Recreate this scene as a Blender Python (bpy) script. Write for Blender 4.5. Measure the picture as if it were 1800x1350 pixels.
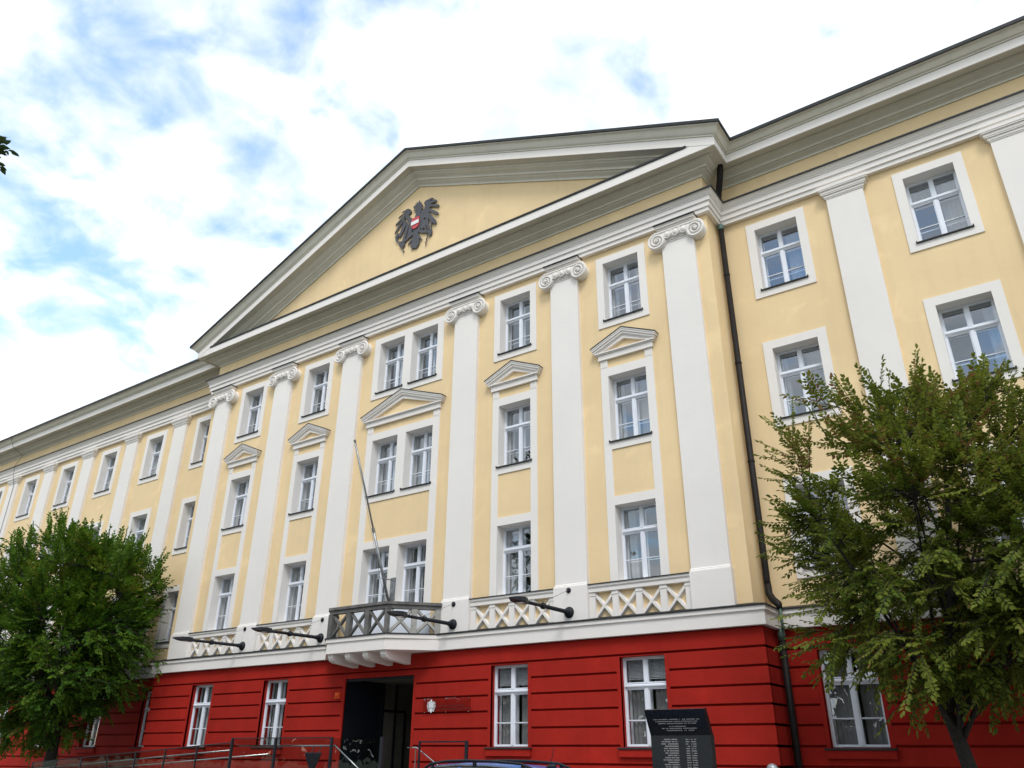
import bpy, math, random
import numpy as np
from mathutils import Vector, Matrix

# ------------------------------------------------------------------ scene reset
for o in list(bpy.data.objects):
    bpy.data.objects.remove(o, do_unlink=True)
scene = bpy.context.scene
COL = scene.collection
RND = random.Random(7)

# ------------------------------------------------------------------ camera (solved from the photograph)
CAM = dict(f=1376.8722, pos=(18.378, -19.3027, 1.65), yaw=0.6084, pitch=0.4429, roll=0.0074)
def cam_axes():
    y, p, r = CAM['yaw'], CAM['pitch'], CAM['roll']
    fw = Vector((-math.sin(y) * math.cos(p), math.cos(y) * math.cos(p), math.sin(p)))
    rt = Vector((math.cos(y), math.sin(y), 0)); up = rt.cross(fw)
    c, s = math.cos(r), math.sin(r)
    return fw, c * rt + s * up, -s * rt + c * up
FW, RT, UP = cam_axes()
CPOS = Vector(CAM['pos'])
cam = bpy.data.cameras.new('camera')
camo = bpy.data.objects.new('camera', cam); COL.objects.link(camo)
cam.sensor_width = 36; cam.lens = 36 * CAM['f'] / 1800; cam.clip_start = 0.05; cam.clip_end = 3000
M = Matrix((RT, UP, -FW)).transposed().to_4x4(); M.translation = CPOS
camo.matrix_world = M
scene.camera = camo
def at_y(px, py, y):                       # photo pixel (1800 x 1350) -> point on the plane Y = y
    d = FW + RT * ((px - 900) / CAM['f']) - UP * ((py - 675) / CAM['f'])
    return CPOS + d * ((y - CPOS.y) / d.y)

# ------------------------------------------------------------------ sky and sun
SUN_EL, SUN_AZ = 52.0, 33.0               # sun stands high, in front of the facade and to the right
sun_dir = Vector((math.sin(math.radians(SUN_AZ)) * math.cos(math.radians(SUN_EL)),
                  -math.cos(math.radians(SUN_AZ)) * math.cos(math.radians(SUN_EL)), math.sin(math.radians(SUN_EL))))
world = bpy.data.worlds.new('World'); scene.world = world; world.use_nodes = True
nt = world.node_tree; nt.nodes.clear()
def N(t, tp, **kw):
    n = t.nodes.new(tp)
    for k, v in kw.items(): setattr(n, k, v)
    return n
out = N(nt, 'ShaderNodeOutputWorld'); bg = N(nt, 'ShaderNodeBackground'); bg.inputs['Strength'].default_value = 0.15
sky = N(nt, 'ShaderNodeTexSky', sky_type='NISHITA'); sky.sun_disc = False
sky.sun_elevation = math.radians(SUN_EL); sky.sun_rotation = math.atan2(sun_dir.x, sun_dir.y)
sky.air_density = 1.7; sky.dust_density = 0.0; sky.ozone_density = 4.0
tc = N(nt, 'ShaderNodeTexCoord'); sp = N(nt, 'ShaderNodeSeparateXYZ'); nt.links.new(tc.outputs['Generated'], sp.inputs[0])
zz = N(nt, 'ShaderNodeMath', operation='MAXIMUM'); nt.links.new(sp.outputs[2], zz.inputs[0]); zz.inputs[1].default_value = 0.0
za = N(nt, 'ShaderNodeMath', operation='ADD'); nt.links.new(zz.outputs[0], za.inputs[0]); za.inputs[1].default_value = 0.22
dx = N(nt, 'ShaderNodeMath', operation='DIVIDE'); nt.links.new(sp.outputs[0], dx.inputs[0]); nt.links.new(za.outputs[0], dx.inputs[1])
dy = N(nt, 'ShaderNodeMath', operation='DIVIDE'); nt.links.new(sp.outputs[1], dy.inputs[0]); nt.links.new(za.outputs[0], dy.inputs[1])
cv = N(nt, 'ShaderNodeCombineXYZ'); nt.links.new(dx.outputs[0], cv.inputs[0]); nt.links.new(dy.outputs[0], cv.inputs[1]); cv.inputs[2].default_value = 1.3
n1 = N(nt, 'ShaderNodeTexNoise'); n1.inputs['Scale'].default_value = 8.5; n1.inputs['Detail'].default_value = 9; n1.inputs['Roughness'].default_value = 0.52; n1.inputs['Distortion'].default_value = 0.25
nt.links.new(cv.outputs[0], n1.inputs['Vector'])
n0 = N(nt, 'ShaderNodeTexNoise'); n0.inputs['Scale'].default_value = 1.5; n0.inputs['Detail'].default_value = 2
co = N(nt, 'ShaderNodeVectorMath', operation='ADD'); co.inputs[1].default_value = (0.0, 0.0, 4.0); nt.links.new(cv.outputs[0], co.inputs[0]); nt.links.new(co.outputs[0], n0.inputs['Vector'])
mxn = N(nt, 'ShaderNodeMix', data_type='FLOAT'); mxn.inputs['Factor'].default_value = 0.5; nt.links.new(n1.outputs['Fac'], mxn.inputs['A']); nt.links.new(n0.outputs['Fac'], mxn.inputs['B'])
mr = N(nt, 'ShaderNodeMapRange', interpolation_type='SMOOTHSTEP'); mr.inputs['From Min'].default_value = 0.335; mr.inputs['From Max'].default_value = 0.53; mr.inputs['To Min'].default_value = 0.0
nt.links.new(mxn.outputs['Result'], mr.inputs['Value'])
n2 = N(nt, 'ShaderNodeTexNoise'); n2.inputs['Scale'].default_value = 5.0; n2.inputs['Detail'].default_value = 6; nt.links.new(cv.outputs[0], n2.inputs['Vector'])
cr = N(nt, 'ShaderNodeValToRGB'); cr.color_ramp.elements[0].position = 0.3; cr.color_ramp.elements[0].color = (3.05, 3.5, 3.8, 1)
cr.color_ramp.elements[1].position = 0.65; cr.color_ramp.elements[1].color = (5.3, 5.3, 5.3, 1)
nt.links.new(n2.outputs['Fac'], cr.inputs['Fac'])
mx = N(nt, 'ShaderNodeMix', data_type='RGBA'); nt.links.new(mr.outputs[0], mx.inputs['Factor'])
nt.links.new(sky.outputs[0], mx.inputs['A']); nt.links.new(cr.outputs[0], mx.inputs['B'])
nt.links.new(mx.outputs['Result'], bg.inputs['Color']); nt.links.new(bg.outputs[0], out.inputs[0])

sl = bpy.data.lights.new('sun', 'SUN'); sl.energy = 0.9; sl.angle = math.radians(20); sl.color = (1.0, 0.96, 0.9)
so = bpy.data.objects.new('sun', sl); COL.objects.link(so)
so.rotation_euler = sun_dir.to_track_quat('Z', 'Y').to_euler(); so.location = (20, -30, 40)

scene.view_settings.view_transform = 'Standard'; scene.view_settings.look = 'None'
scene.view_settings.exposure = 1.0; scene.view_settings.gamma = 1.0; scene.view_settings.use_curve_mapping = False

# ------------------------------------------------------------------ materials
MATS = {}
def principled(name):
    m = bpy.data.materials.new(name); m.use_nodes = True; MATS[name] = m
    t = m.node_tree; b = t.nodes['Principled BSDF']
    return m, t, b
def plaster(name, col, var=0.06, rough=0.85, bump=0.15, scale=1.0, streak=0.0, fine=60, spec=0.4, patch=0.0):
    m, t, b = principled(name)
    g = N(t, 'ShaderNodeNewGeometry')
    a = N(t, 'ShaderNodeTexNoise'); a.inputs['Scale'].default_value = 0.55 * scale; a.inputs['Detail'].default_value = 7; a.inputs['Roughness'].default_value = 0.6
    t.links.new(g.outputs['Position'], a.inputs['Vector'])
    mp = N(t, 'ShaderNodeMapping'); mp.inputs['Scale'].default_value = (3.0, 3.0, 0.25); t.links.new(g.outputs['Position'], mp.inputs[0])
    s = N(t, 'ShaderNodeTexNoise'); s.inputs['Scale'].default_value = 1.2; s.inputs['Detail'].default_value = 5; t.links.new(mp.outputs[0], s.inputs['Vector'])
    r1 = N(t, 'ShaderNodeMapRange'); r1.inputs['From Min'].default_value = 0.3; r1.inputs['From Max'].default_value = 0.7
    r1.inputs['To Min'].default_value = 1 - var; r1.inputs['To Max'].default_value = 1 + var * 0.6; t.links.new(a.outputs['Fac'], r1.inputs['Value'])
    r2 = N(t, 'ShaderNodeMapRange'); r2.inputs['From Min'].default_value = 0.5; r2.inputs['From Max'].default_value = 0.8
    r2.inputs['To Min'].default_value = 1.0; r2.inputs['To Max'].default_value = 1 - streak; t.links.new(s.outputs['Fac'], r2.inputs['Value'])
    mu = N(t, 'ShaderNodeMath', operation='MULTIPLY'); t.links.new(r1.outputs[0], mu.inputs[0]); t.links.new(r2.outputs[0], mu.inputs[1])
    if patch > 0:                                  # faded and repaired patches
        pn = N(t, 'ShaderNodeTexNoise'); pn.inputs['Scale'].default_value = 1.1; pn.inputs['Detail'].default_value = 4; pn.inputs['Distortion'].default_value = 0.6; t.links.new(g.outputs['Position'], pn.inputs['Vector'])
        r3 = N(t, 'ShaderNodeMapRange'); r3.inputs['From Min'].default_value = 0.60; r3.inputs['From Max'].default_value = 0.70; r3.inputs['To Min'].default_value = 1.0; r3.inputs['To Max'].default_value = 1+patch; t.links.new(pn.outputs['Fac'], r3.inputs['Value'])
        m3 = N(t, 'ShaderNodeMath', operation='MULTIPLY'); t.links.new(mu.outputs[0], m3.inputs[0]); t.links.new(r3.outputs[0], m3.inputs[1]); mu = m3
    hs = N(t, 'ShaderNodeVectorMath', operation='SCALE'); hs.inputs[0].default_value = col; t.links.new(mu.outputs[0], hs.inputs['Scale'])
    t.links.new(hs.outputs[0], b.inputs['Base Color']); b.inputs['Roughness'].default_value = rough; b.inputs['Specular IOR Level'].default_value = spec
    f = N(t, 'ShaderNodeTexNoise'); f.inputs['Scale'].default_value = fine; f.inputs['Detail'].default_value = 4; t.links.new(g.outputs['Position'], f.inputs['Vector'])
    f2 = N(t, 'ShaderNodeTexNoise'); f2.inputs['Scale'].default_value = 3.5; f2.inputs['Detail'].default_value = 3; t.links.new(g.outputs['Position'], f2.inputs['Vector'])
    ad = N(t, 'ShaderNodeMath', operation='MULTIPLY_ADD'); ad.inputs[1].default_value = 3.0; t.links.new(f2.outputs['Fac'], ad.inputs[0]); t.links.new(f.outputs['Fac'], ad.inputs[2])
    bp = N(t, 'ShaderNodeBump'); bp.inputs['Strength'].default_value = bump; bp.inputs['Distance'].default_value = 0.012
    t.links.new(ad.outputs[0], bp.inputs['Height']); t.links.new(bp.outputs[0], b.inputs['Normal'])
    return m
def simple(name, col, rough=0.5, metal=0.0, var=0.0, scale=20.0, spec=0.5):
    m, t, b = principled(name)
    b.inputs['Base Color'].default_value = (*col, 1); b.inputs['Roughness'].default_value = rough; b.inputs['Metallic'].default_value = metal
    b.inputs['Specular IOR Level'].default_value = spec
    if var > 0:
        g = N(t, 'ShaderNodeNewGeometry'); a = N(t, 'ShaderNodeTexNoise'); a.inputs['Scale'].default_value = scale; a.inputs['Detail'].default_value = 6
        t.links.new(g.outputs['Position'], a.inputs['Vector'])
        r1 = N(t, 'ShaderNodeMapRange'); r1.inputs['From Min'].default_value = 0.3; r1.inputs['From Max'].default_value = 0.7
        r1.inputs['To Min'].default_value = 1 - var; r1.inputs['To Max'].default_value = 1 + var; t.links.new(a.outputs['Fac'], r1.inputs['Value'])
        hs = N(t, 'ShaderNodeVectorMath', operation='SCALE'); hs.inputs[0].default_value = col; t.links.new(r1.outputs[0], hs.inputs['Scale'])
        t.links.new(hs.outputs[0], b.inputs['Base Color'])
    return m
plaster('yellow', (0.82, 0.622, 0.362), var=0.07, streak=0.05, patch=0.07)
plaster('white', (0.81, 0.768, 0.728), var=0.03, streak=0.015)
plaster('cornice', (0.67, 0.635, 0.55), var=0.05, streak=0.08)  # white darkened and warmed: soffit shade and wall bounce mixed into the colour
plaster('red', (0.365, 0.0165, 0.0095), var=0.16, streak=0.12, rough=0.85, bump=0.3, spec=0.2, patch=0.12)
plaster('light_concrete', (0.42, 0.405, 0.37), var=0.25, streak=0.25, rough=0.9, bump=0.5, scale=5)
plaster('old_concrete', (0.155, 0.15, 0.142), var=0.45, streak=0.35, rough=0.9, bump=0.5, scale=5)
simple('flashing', (0.022, 0.024, 0.025), 0.6, 0.0, 0.35, 6, 0.3)
simple('pipe', (0.015, 0.0125, 0.012), 0.55, 0.0, 0.3, 5, 0.2)
simple('patina', (0.10, 0.17, 0.14), 0.6, 0.2, 0.4, 14)
simple('frame_white', (0.78, 0.81, 0.88), 0.35, 0, 0.03, 3)
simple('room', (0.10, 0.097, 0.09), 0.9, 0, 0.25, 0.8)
simple('curtain', (0.33, 0.33, 0.33), 0.9, 0, 0.08, 5)
simple('blind', (0.66, 0.67, 0.70), 0.5)
simple('black_metal', (0.014, 0.016, 0.021), 0.55, 0.0, 0.2, 9, 0.25)
simple('lamp_lens', (0.55, 0.56, 0.58), 0.25)
simple('steel', (0.62, 0.62, 0.62), 0.22, 1.0)
simple('zinc', (0.30, 0.31, 0.32), 0.42, 0.7, 0.25, 7)
simple('dark_steel', (0.03, 0.033, 0.042), 0.4, 0.5)
simple('eagle_grey', (0.075, 0.075, 0.085), 0.55, 0.2, 0.15, 6)
simple('flag_red', (0.52, 0.05, 0.06), 0.5)
simple('flag_white', (0.80, 0.80, 0.80), 0.5)
simple('granite', (0.012, 0.013, 0.014), 0.22, 0, 0.4, 60)
simple('granite_matt', (0.014, 0.016, 0.016), 0.5, 0, 0.35, 25)
simple('engraving', (0.34, 0.34, 0.33), 0.7)
simple('door_black', (0.012, 0.014, 0.02), 0.25)
simple('hall_wall', (0.14, 0.125, 0.095), 0.8, 0, 0.08, 1)
simple('orange', (0.75, 0.10, 0.015), 0.3)
simple('roof', (0.06, 0.055, 0.055), 0.6, 0.2, 0.2, 3)
simple('bark', (0.020, 0.017, 0.014), 0.9, 0, 0.45, 14)
simple('asphalt', (0.05, 0.05, 0.052), 0.9, 0, 0.2, 12)
simple('paving', (0.24, 0.23, 0.215), 0.85, 0, 0.12, 3)
simple('kerb', (0.33, 0.32, 0.30), 0.8, 0, 0.12, 6)
simple('ground', (0.10, 0.12, 0.06), 0.95, 0, 0.3, 0.6)
simple('line_paint', (0.75, 0.75, 0.73), 0.6)
simple('car_blue', (0.025, 0.15, 0.50), 0.2, 0.3)
simple('car_glass', (0.012, 0.014, 0.016), 0.06)
simple('rubber', (0.02, 0.02, 0.02), 0.8)
simple('plate_white', (0.8, 0.8, 0.8), 0.4)
simple('lamp_red', (0.45, 0.02, 0.02), 0.2)
simple('plaque_text', (0.035, 0.012, 0.012), 0.5)
simple('emblem_white', (0.72, 0.74, 0.75), 0.4)
def glass(name, f0, tint, gl=0.0):               # thin pane: Schlick reflection, same from both sides
    m = bpy.data.materials.new(name); m.use_nodes = True; MATS[name] = m; t = m.node_tree; t.nodes.clear()
    o = N(t, 'ShaderNodeOutputMaterial'); mixs = N(t, 'ShaderNodeMixShader'); ge = N(t, 'ShaderNodeNewGeometry'); dt = N(t, 'ShaderNodeVectorMath', operation='DOT_PRODUCT'); t.links.new(ge.outputs['Incoming'], dt.inputs[0]); t.links.new(ge.outputs['Normal'], dt.inputs[1])
    ab = N(t, 'ShaderNodeMath', operation='ABSOLUTE'); t.links.new(dt.outputs['Value'], ab.inputs[0]); om = N(t, 'ShaderNodeMath', operation='SUBTRACT'); om.inputs[0].default_value = 1.0; t.links.new(ab.outputs[0], om.inputs[1])
    pw = N(t, 'ShaderNodeMath', operation='POWER'); t.links.new(om.outputs[0], pw.inputs[0]); pw.inputs[1].default_value = 5.0
    fr = N(t, 'ShaderNodeMath', operation='MULTIPLY_ADD'); t.links.new(pw.outputs[0], fr.inputs[0]); fr.inputs[1].default_value = 1-f0; fr.inputs[2].default_value = f0
    tr = N(t, 'ShaderNodeBsdfTransparent'); tr.inputs['Color'].default_value = (*tint, 1); gs = N(t, 'ShaderNodeBsdfGlossy'); gs.inputs['Roughness'].default_value = gl
    gs.inputs['Color'].default_value = (0.86, 0.92, 1.0, 1)
    g = N(t, 'ShaderNodeNewGeometry'); nz = N(t, 'ShaderNodeTexNoise'); nz.inputs['Scale'].default_value = 1.6; nz.inputs['Detail'].default_value = 2; t.links.new(g.outputs['Position'], nz.inputs['Vector'])
    bp = N(t, 'ShaderNodeBump'); bp.inputs['Strength'].default_value = 0.05; bp.inputs['Distance'].default_value = 0.05; t.links.new(nz.outputs['Fac'], bp.inputs['Height'])
    t.links.new(bp.outputs[0], gs.inputs['Normal'])
    t.links.new(fr.outputs[0], mixs.inputs[0]); t.links.new(tr.outputs[0], mixs.inputs[1]); t.links.new(gs.outputs[0], mixs.inputs[2]); t.links.new(mixs.outputs[0], o.inputs[0])
glass('glass', 0.185, (0.88, 0.90, 0.90))
glass('clear_glass', 0.08, (0.62, 0.67, 0.67))
glass('plaque_glass', 0.04, (0.80, 0.74, 0.74))
def leafmat(name, c1, c2, c3):
    m, t, b = principled(name)
    at = N(t, 'ShaderNodeAttribute', attribute_name='tint'); cr = N(t, 'ShaderNodeValToRGB')
    e = cr.color_ramp.elements; e[0].color = (*c1, 1); e[0].position = 0.0; e[1].color = (*c3, 1); e[1].position = 1.0
    k = cr.color_ramp.elements.new(0.8); k.color = (*c2, 1)
    t.links.new(at.outputs['Fac'], cr.inputs['Fac']); t.links.new(cr.outputs['Color'], b.inputs['Base Color'])
    b.inputs['Roughness'].default_value = 0.55; b.inputs['Specular IOR Level'].default_value = 0.2
    tr = N(t, 'ShaderNodeBsdfTranslucent'); t.links.new(cr.outputs['Color'], tr.inputs['Color'])
    ms = N(t, 'ShaderNodeMixShader'); ms.inputs[0].default_value = 0.4; o = t.nodes['Material Output']
    t.links.new(b.outputs[0], ms.inputs[1]); t.links.new(tr.outputs[0], ms.inputs[2]); t.links.new(ms.outputs[0], o.inputs[0])
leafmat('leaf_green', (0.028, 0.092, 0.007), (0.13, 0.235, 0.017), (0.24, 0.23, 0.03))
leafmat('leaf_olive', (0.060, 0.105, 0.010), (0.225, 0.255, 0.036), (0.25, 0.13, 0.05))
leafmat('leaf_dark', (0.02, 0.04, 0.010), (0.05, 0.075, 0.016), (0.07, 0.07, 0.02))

# ------------------------------------------------------------------ mesh helpers
class MB:
    def __init__(s): s.v = []; s.f = []
    def add(s, vs, fs):
        b = len(s.v); s.v += [tuple(v) for v in vs]; s.f += [tuple(i + b for i in f) for f in fs]; return s
    def box(s, x0, x1, y0, y1, z0, z1):
        return s.add([(x0,y0,z0),(x1,y0,z0),(x1,y1,z0),(x0,y1,z0),(x0,y0,z1),(x1,y0,z1),(x1,y1,z1),(x0,y1,z1)],
                     [(0,3,2,1),(4,5,6,7),(0,1,5,4),(1,2,6,5),(2,3,7,6),(3,0,4,7)])
    def cbox(s, x0, x1, y0, y1, z0, z1, c=0.008):     # box with its front (low y) edges chamfered
        v = [(x0,y0+c,z0),(x1,y0+c,z0),(x1,y0+c,z1),(x0,y0+c,z1),(x0+c,y0,z0+c),(x1-c,y0,z0+c),(x1-c,y0,z1-c),(x0+c,y0,z1-c),(x0,y1,z0),(x1,y1,z0),(x1,y1,z1),(x0,y1,z1)]
        return s.add(v, [(4,5,6,7),(0,1,5,4),(1,2,6,5),(2,3,7,6),(3,0,4,7),(0,8,9,1),(1,9,10,2),(2,10,11,3),(3,11,8,0),(8,11,10,9)])
    def prism_xz(s, poly, y0, y1):                    # polygon in x,z extruded along y
        n = len(poly)
        a = sum(poly[i][0]*poly[(i+1)%n][1]-poly[(i+1)%n][0]*poly[i][1] for i in range(n))
        if a < 0: poly = poly[::-1]
        v = [(p[0], y0, p[1]) for p in poly] + [(p[0], y1, p[1]) for p in poly]
        return s.add(v, [tuple(range(n)), tuple(range(2*n-1, n-1, -1))] + [(i, i+n, (i+1)%n+n, (i+1)%n) for i in range(n)])
    def prism_yz(s, poly, x0, x1):
        n = len(poly)
        v = [(x0, p[0], p[1]) for p in poly] + [(x1, p[0], p[1]) for p in poly]
        return s.add(v, [tuple(range(n-1,-1,-1)), tuple(range(n, 2*n))] + [(i, (i+1)%n, (i+1)%n+n, i+n) for i in range(n)])
    def prism_xy(s, poly, z0, z1):
        n = len(poly)
        v = [(p[0], p[1], z0) for p in poly] + [(p[0], p[1], z1) for p in poly]
        return s.add(v, [tuple(range(n-1,-1,-1)), tuple(range(n, 2*n))] + [(i, (i+1)%n, (i+1)%n+n, i+n) for i in range(n)])
    def tube(s, pts, rad, n=8, cap=True):
        pts = [Vector(p) for p in pts]
        if not hasattr(rad, '__len__'): rad = [rad] * len(pts)
        b = len(s.v); ref = None
        for i, p in enumerate(pts):
            d = (pts[min(i+1, len(pts)-1)] - pts[max(i-1, 0)]).normalized()
            if ref is None: ref = d.orthogonal().normalized()
            u = (ref - d * ref.dot(d)).normalized(); w = d.cross(u); ref = u
            for k in range(n):
                a = 2 * math.pi * k / n; q = p + (u * math.cos(a) + w * math.sin(a)) * rad[i]; s.v.append(tuple(q))
        for i in range(len(pts) - 1):
            for k in range(n):
                s.f.append((b+i*n+k, b+i*n+(k+1)%n, b+(i+1)*n+(k+1)%n, b+(i+1)*n+k))
        if cap:
            s.f.append(tuple(b + k for k in range(n-1,-1,-1))); s.f.append(tuple(b + (len(pts)-1)*n + k for k in range(n)))
        return s
    def lathe(s, prof, c, axis='z', n=20):            # prof: (radius, height)
        b = len(s.v)
        for r, h in prof:
            for k in range(n):
                a = 2*math.pi*k/n; ca, sa = r*math.cos(a), r*math.sin(a)
                s.v.append({'z': (c[0]+ca, c[1]+sa, c[2]+h), 'y': (c[0]+ca, c[1]+h, c[2]+sa), 'x': (c[0]+h, c[1]+ca, c[2]+sa)}[axis])
        for i in range(len(prof)-1):
            for k in range(n):
                q = (b+i*n+k, b+i*n+(k+1)%n, b+(i+1)*n+(k+1)%n, b+(i+1)*n+k); s.f.append(q if axis != 'y' else q[::-1])
        return s
    def mesh(s, name, smooth=False):
        m = bpy.data.meshes.new(name); m.from_pydata(s.v, [], s.f); m.update()
        if smooth:
            m.polygons.foreach_set('use_smooth', [True]*len(m.polygons))
        return m
    def build(s, name, mat, parent=None, smooth=False, loc=None):
        return put(name, s.mesh(name, smooth), mat, parent, loc)
def put(name, me, mat=None, parent=None, loc=None, rot=None):
    if mat and not me.materials: me.materials.append(MATS[mat])
    o = bpy.data.objects.new(name, me); COL.objects.link(o)
    if parent: o.parent = parent
    if loc: o.location = loc
    if rot: o.rotation_euler = rot
    return o
def empty(name, loc=(0,0,0)):
    o = bpy.data.objects.new(name, None); COL.objects.link(o); o.location = loc; o.empty_display_size = 0.3; return o
def tag(o, label, cat, group=None):
    o['label'] = label; o['category'] = cat
    if group: o['group'] = group
    return o
def structure(o): o['kind'] = 'structure'; return o
def smooth_by_angle(o, ang=35):
    me = o.data
    me.polygons.foreach_set('use_smooth', [True]*len(me.polygons))
    me.set_sharp_from_angle(angle=math.radians(ang)) if hasattr(me, 'set_sharp_from_angle') else None
    return o
def sweep(prof, path, closed_ends=True):
    """prof: list of (out, z); path: list of functions out -> (x, y)."""
    m = MB(); n = len(prof)
    for fn in path:
        for o_, z in prof:
            x, y = fn(o_); m.v.append((x, y, z))
    for i in range(len(path)-1):
        for k in range(n-1):
            m.f.append((i*n+k, i*n+k+1, (i+1)*n+k+1, (i+1)*n+k)[::-1])
    return m
def cyma(p0, p1, n=6, flip=False):
    r = []
    for i in range(1, n):
        t = i / n
        s = t * t * (3 - 2 * t)
        a, b_ = (t, s) if not flip else (s, t)
        r.append((p0[0] + (p1[0]-p0[0]) * a, p0[1] + (p1[1]-p0[1]) * b_))
    return r

# ------------------------------------------------------------------ ground
def sheet(name, mat, x0, x1, y0, y1, z):
    return structure(MB().add([(x0,y0,z),(x1,y0,z),(x1,y1,z),(x0,y1,z)], [(0,1,2,3)]).build(name, mat))
sheet('ground', 'ground', -600, 600, -600, 600, -0.01)
sheet('road', 'asphalt', -300, 300, -15.5, -6.9, 0.0)
structure(MB().box(-300, 300, -6.9, 16.0, -0.2, 0.12).build('pavement', 'paving'))
structure(MB().box(-300, 300, -7.06, -6.902, -0.2, 0.125).build('kerb', 'kerb'))
structure(MB().box(-300, 300, -24, -15.5, -0.2, 0.0005).build('square', 'paving'))

# ------------------------------------------------------------------ the building
B = empty('court_building', (0, 0, 0))
tag(B, 'long yellow and white neoclassical building with red ground floor and pedimented centre', 'building')
XW, YW, DY = 12.07, 0.148, 1.0              # half width and wall plane of the centre block; wings stand back by DY
XL, XR = -41.0, 29.0                         # ends of the wings
def full_path(front=True):
    return [lambda o: (XL, YW+DY-o), lambda o: (-XW-o, YW+DY-o), lambda o: (-XW-o, YW-o),
            lambda o: (XW+o, YW-o), lambda o: (XW+o, YW+DY-o), lambda o: (XR, YW+DY-o)]
OPW, OPH = 0.63, 2.13                        # window opening: half width, height
SP = 4.2224
BAYS = [-9.077, -4.9526, 4.9526, 9.077]
CENT = [-0.83, 0.83]
LEFT = [-13.8174 - SP*k for k in range(7)]
RIGHT = [13.8174 + SP*k for k in range(4)]
ROWS = dict(low=5.975, mid=10.055, up=14.16)
GZ = 1.855

def wall_holes(name, mat, y, x0, x1, z0, z1, holes, parent):
    xs = sorted({x0, x1, *[h[0] for h in holes], *[h[1] for h in holes]}); zs = sorted({z0, z1, *[h[2] for h in holes], *[h[3] for h in holes]})
    m = MB(); idx = {}
    def vid(i, j):
        if (i, j) not in idx: idx[(i, j)] = len(m.v); m.v.append((xs[i], y, zs[j]))
        return idx[(i, j)]
    for i in range(len(xs)-1):
        for j in range(len(zs)-1):
            cx, cz = (xs[i]+xs[i+1])/2, (zs[j]+zs[j+1])/2
            if any(h[0] < cx < h[1] and h[2] < cz < h[3] for h in holes): continue
            m.f.append((vid(i,j), vid(i+1,j), vid(i+1,j+1), vid(i,j+1)))
    return m.build(name, mat, parent)
hw = OPW + 0.02
h_c = [(c-hw, c+hw, z-0.02, z+OPH+0.02) for c in BAYS + CENT for z in ROWS.values()]
wall_c = wall_holes('wall', 'yellow', YW, -XW, XW, 4.9, 18.3, h_c, B)
for nm, cs, a, b_ in (('l', LEFT, XL, -XW), ('r', RIGHT, XW, XR)):
    wall_holes('wall', 'yellow', YW+DY, a, b_, 4.9, 18.3, [(c-hw, c+hw, z-0.02, z+OPH+0.02) for c in cs for z in ROWS.values()], B)
for s in (-1, 1):                            # returns between centre block and wings
    m = MB(); x = s*XW
    f = [(x, YW, 4.9), (x, YW+DY, 4.9), (x, YW+DY, 18.3), (x, YW, 18.3)]
    m.add(f if s > 0 else f[::-1], [(0,1,2,3)]); m.build('return_wall', 'yellow', B)
# shell closing sides and back, and roofs
m = MB(); m.box(XL, XL+0.3, YW+DY+0.01, 14, 0, 19.1); m.box(XR-0.3, XR, YW+DY+0.01, 14, 0, 19.1); m.box(XL+0.3, XR-0.3, 13.7, 14, 0, 19.1)
m.build('rear_wall', 'yellow', B)
m = MB()
m.add([(XL, 0.12, 19.18), (XR, 0.12, 19.18), (XR, 7.2, 23.0), (XL, 7.2, 23.0), (XL, 14.4, 19.18), (XR, 14.4, 19.18)], [(0,1,2,3), (3,2,5,4), (0,3,4), (1,5,2)])
m.build('roof', 'roof', B)
MS = 0.4205
m = MB()
for s in (-1, 1):
    v = [(s*13.1, -0.88, 19.2), (0, -0.88, 24.71), (0, 7.2, 24.71), (s*13.1, 7.2, 19.2)]
    m.add(v if s < 0 else v[::-1], [(0,1,2,3)])
m.build('gable_roof', 'roof', B)

# ---- string course above the red floor
lp = [(0.0,5.06),(0.395,4.955),(0.395,4.835),(0.35,4.815),(0.35,4.50),(0.15,4.50)]
sweep(lp, full_path()).build('string_course', 'white', B)
sweep([(-0.0,5.072),(0.425,4.968),(0.425,4.935),(0.397,4.935)], full_path()).build('ledge_flashing', 'flashing', B)

# ---- architrave
ap = [(0.0,16.79),(0.148,16.79),(0.148,16.918),(0.195,16.93),(0.195,17.098),(0.242,17.112),(0.242,17.262),(0.266,17.272),(0.266,17.302)]
ap += cyma((0.266,17.302),(0.355,17.41)) + [(0.355,17.41),(0.372,17.415),(0.372,17.445),(0.0,17.475)]
smooth_by_angle(sweep(ap, full_path()).build('architrave', 'white', B), 30)
sweep([(0.37,17.425),(0.405,17.42),(0.405,17.475),(0.0,17.51)], full_path()).build('architrave_flashing', 'flashing', B)

# ---- main cornice: bed moulding + corona on the whole length
cp = [(0.0,18.225),(0.04,18.225),(0.04,18.28)] + cyma((0.04,18.28),(0.21,18.385), flip=True) + [(0.21,18.385),(0.26,18.388),(0.26,18.44)]
cp += cyma((0.26,18.44),(0.44,18.545), flip=True) + [(0.44,18.545),(0.50,18.55),(0.50,18.60),(0.735,18.60),(0.735,18.585),(0.78,18.585),(0.78,18.90),(0.0,18.93)]
smooth_by_angle(sweep(cp, full_path()).build('main_cornice', 'cornice', B), 30)
# corona face keeps plain white, without the shade tinted into the cornice colour
sweep([(0.737,18.583),(0.783,18.583),(0.783,18.885)], full_path()).build('corona', 'white', B)
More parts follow.
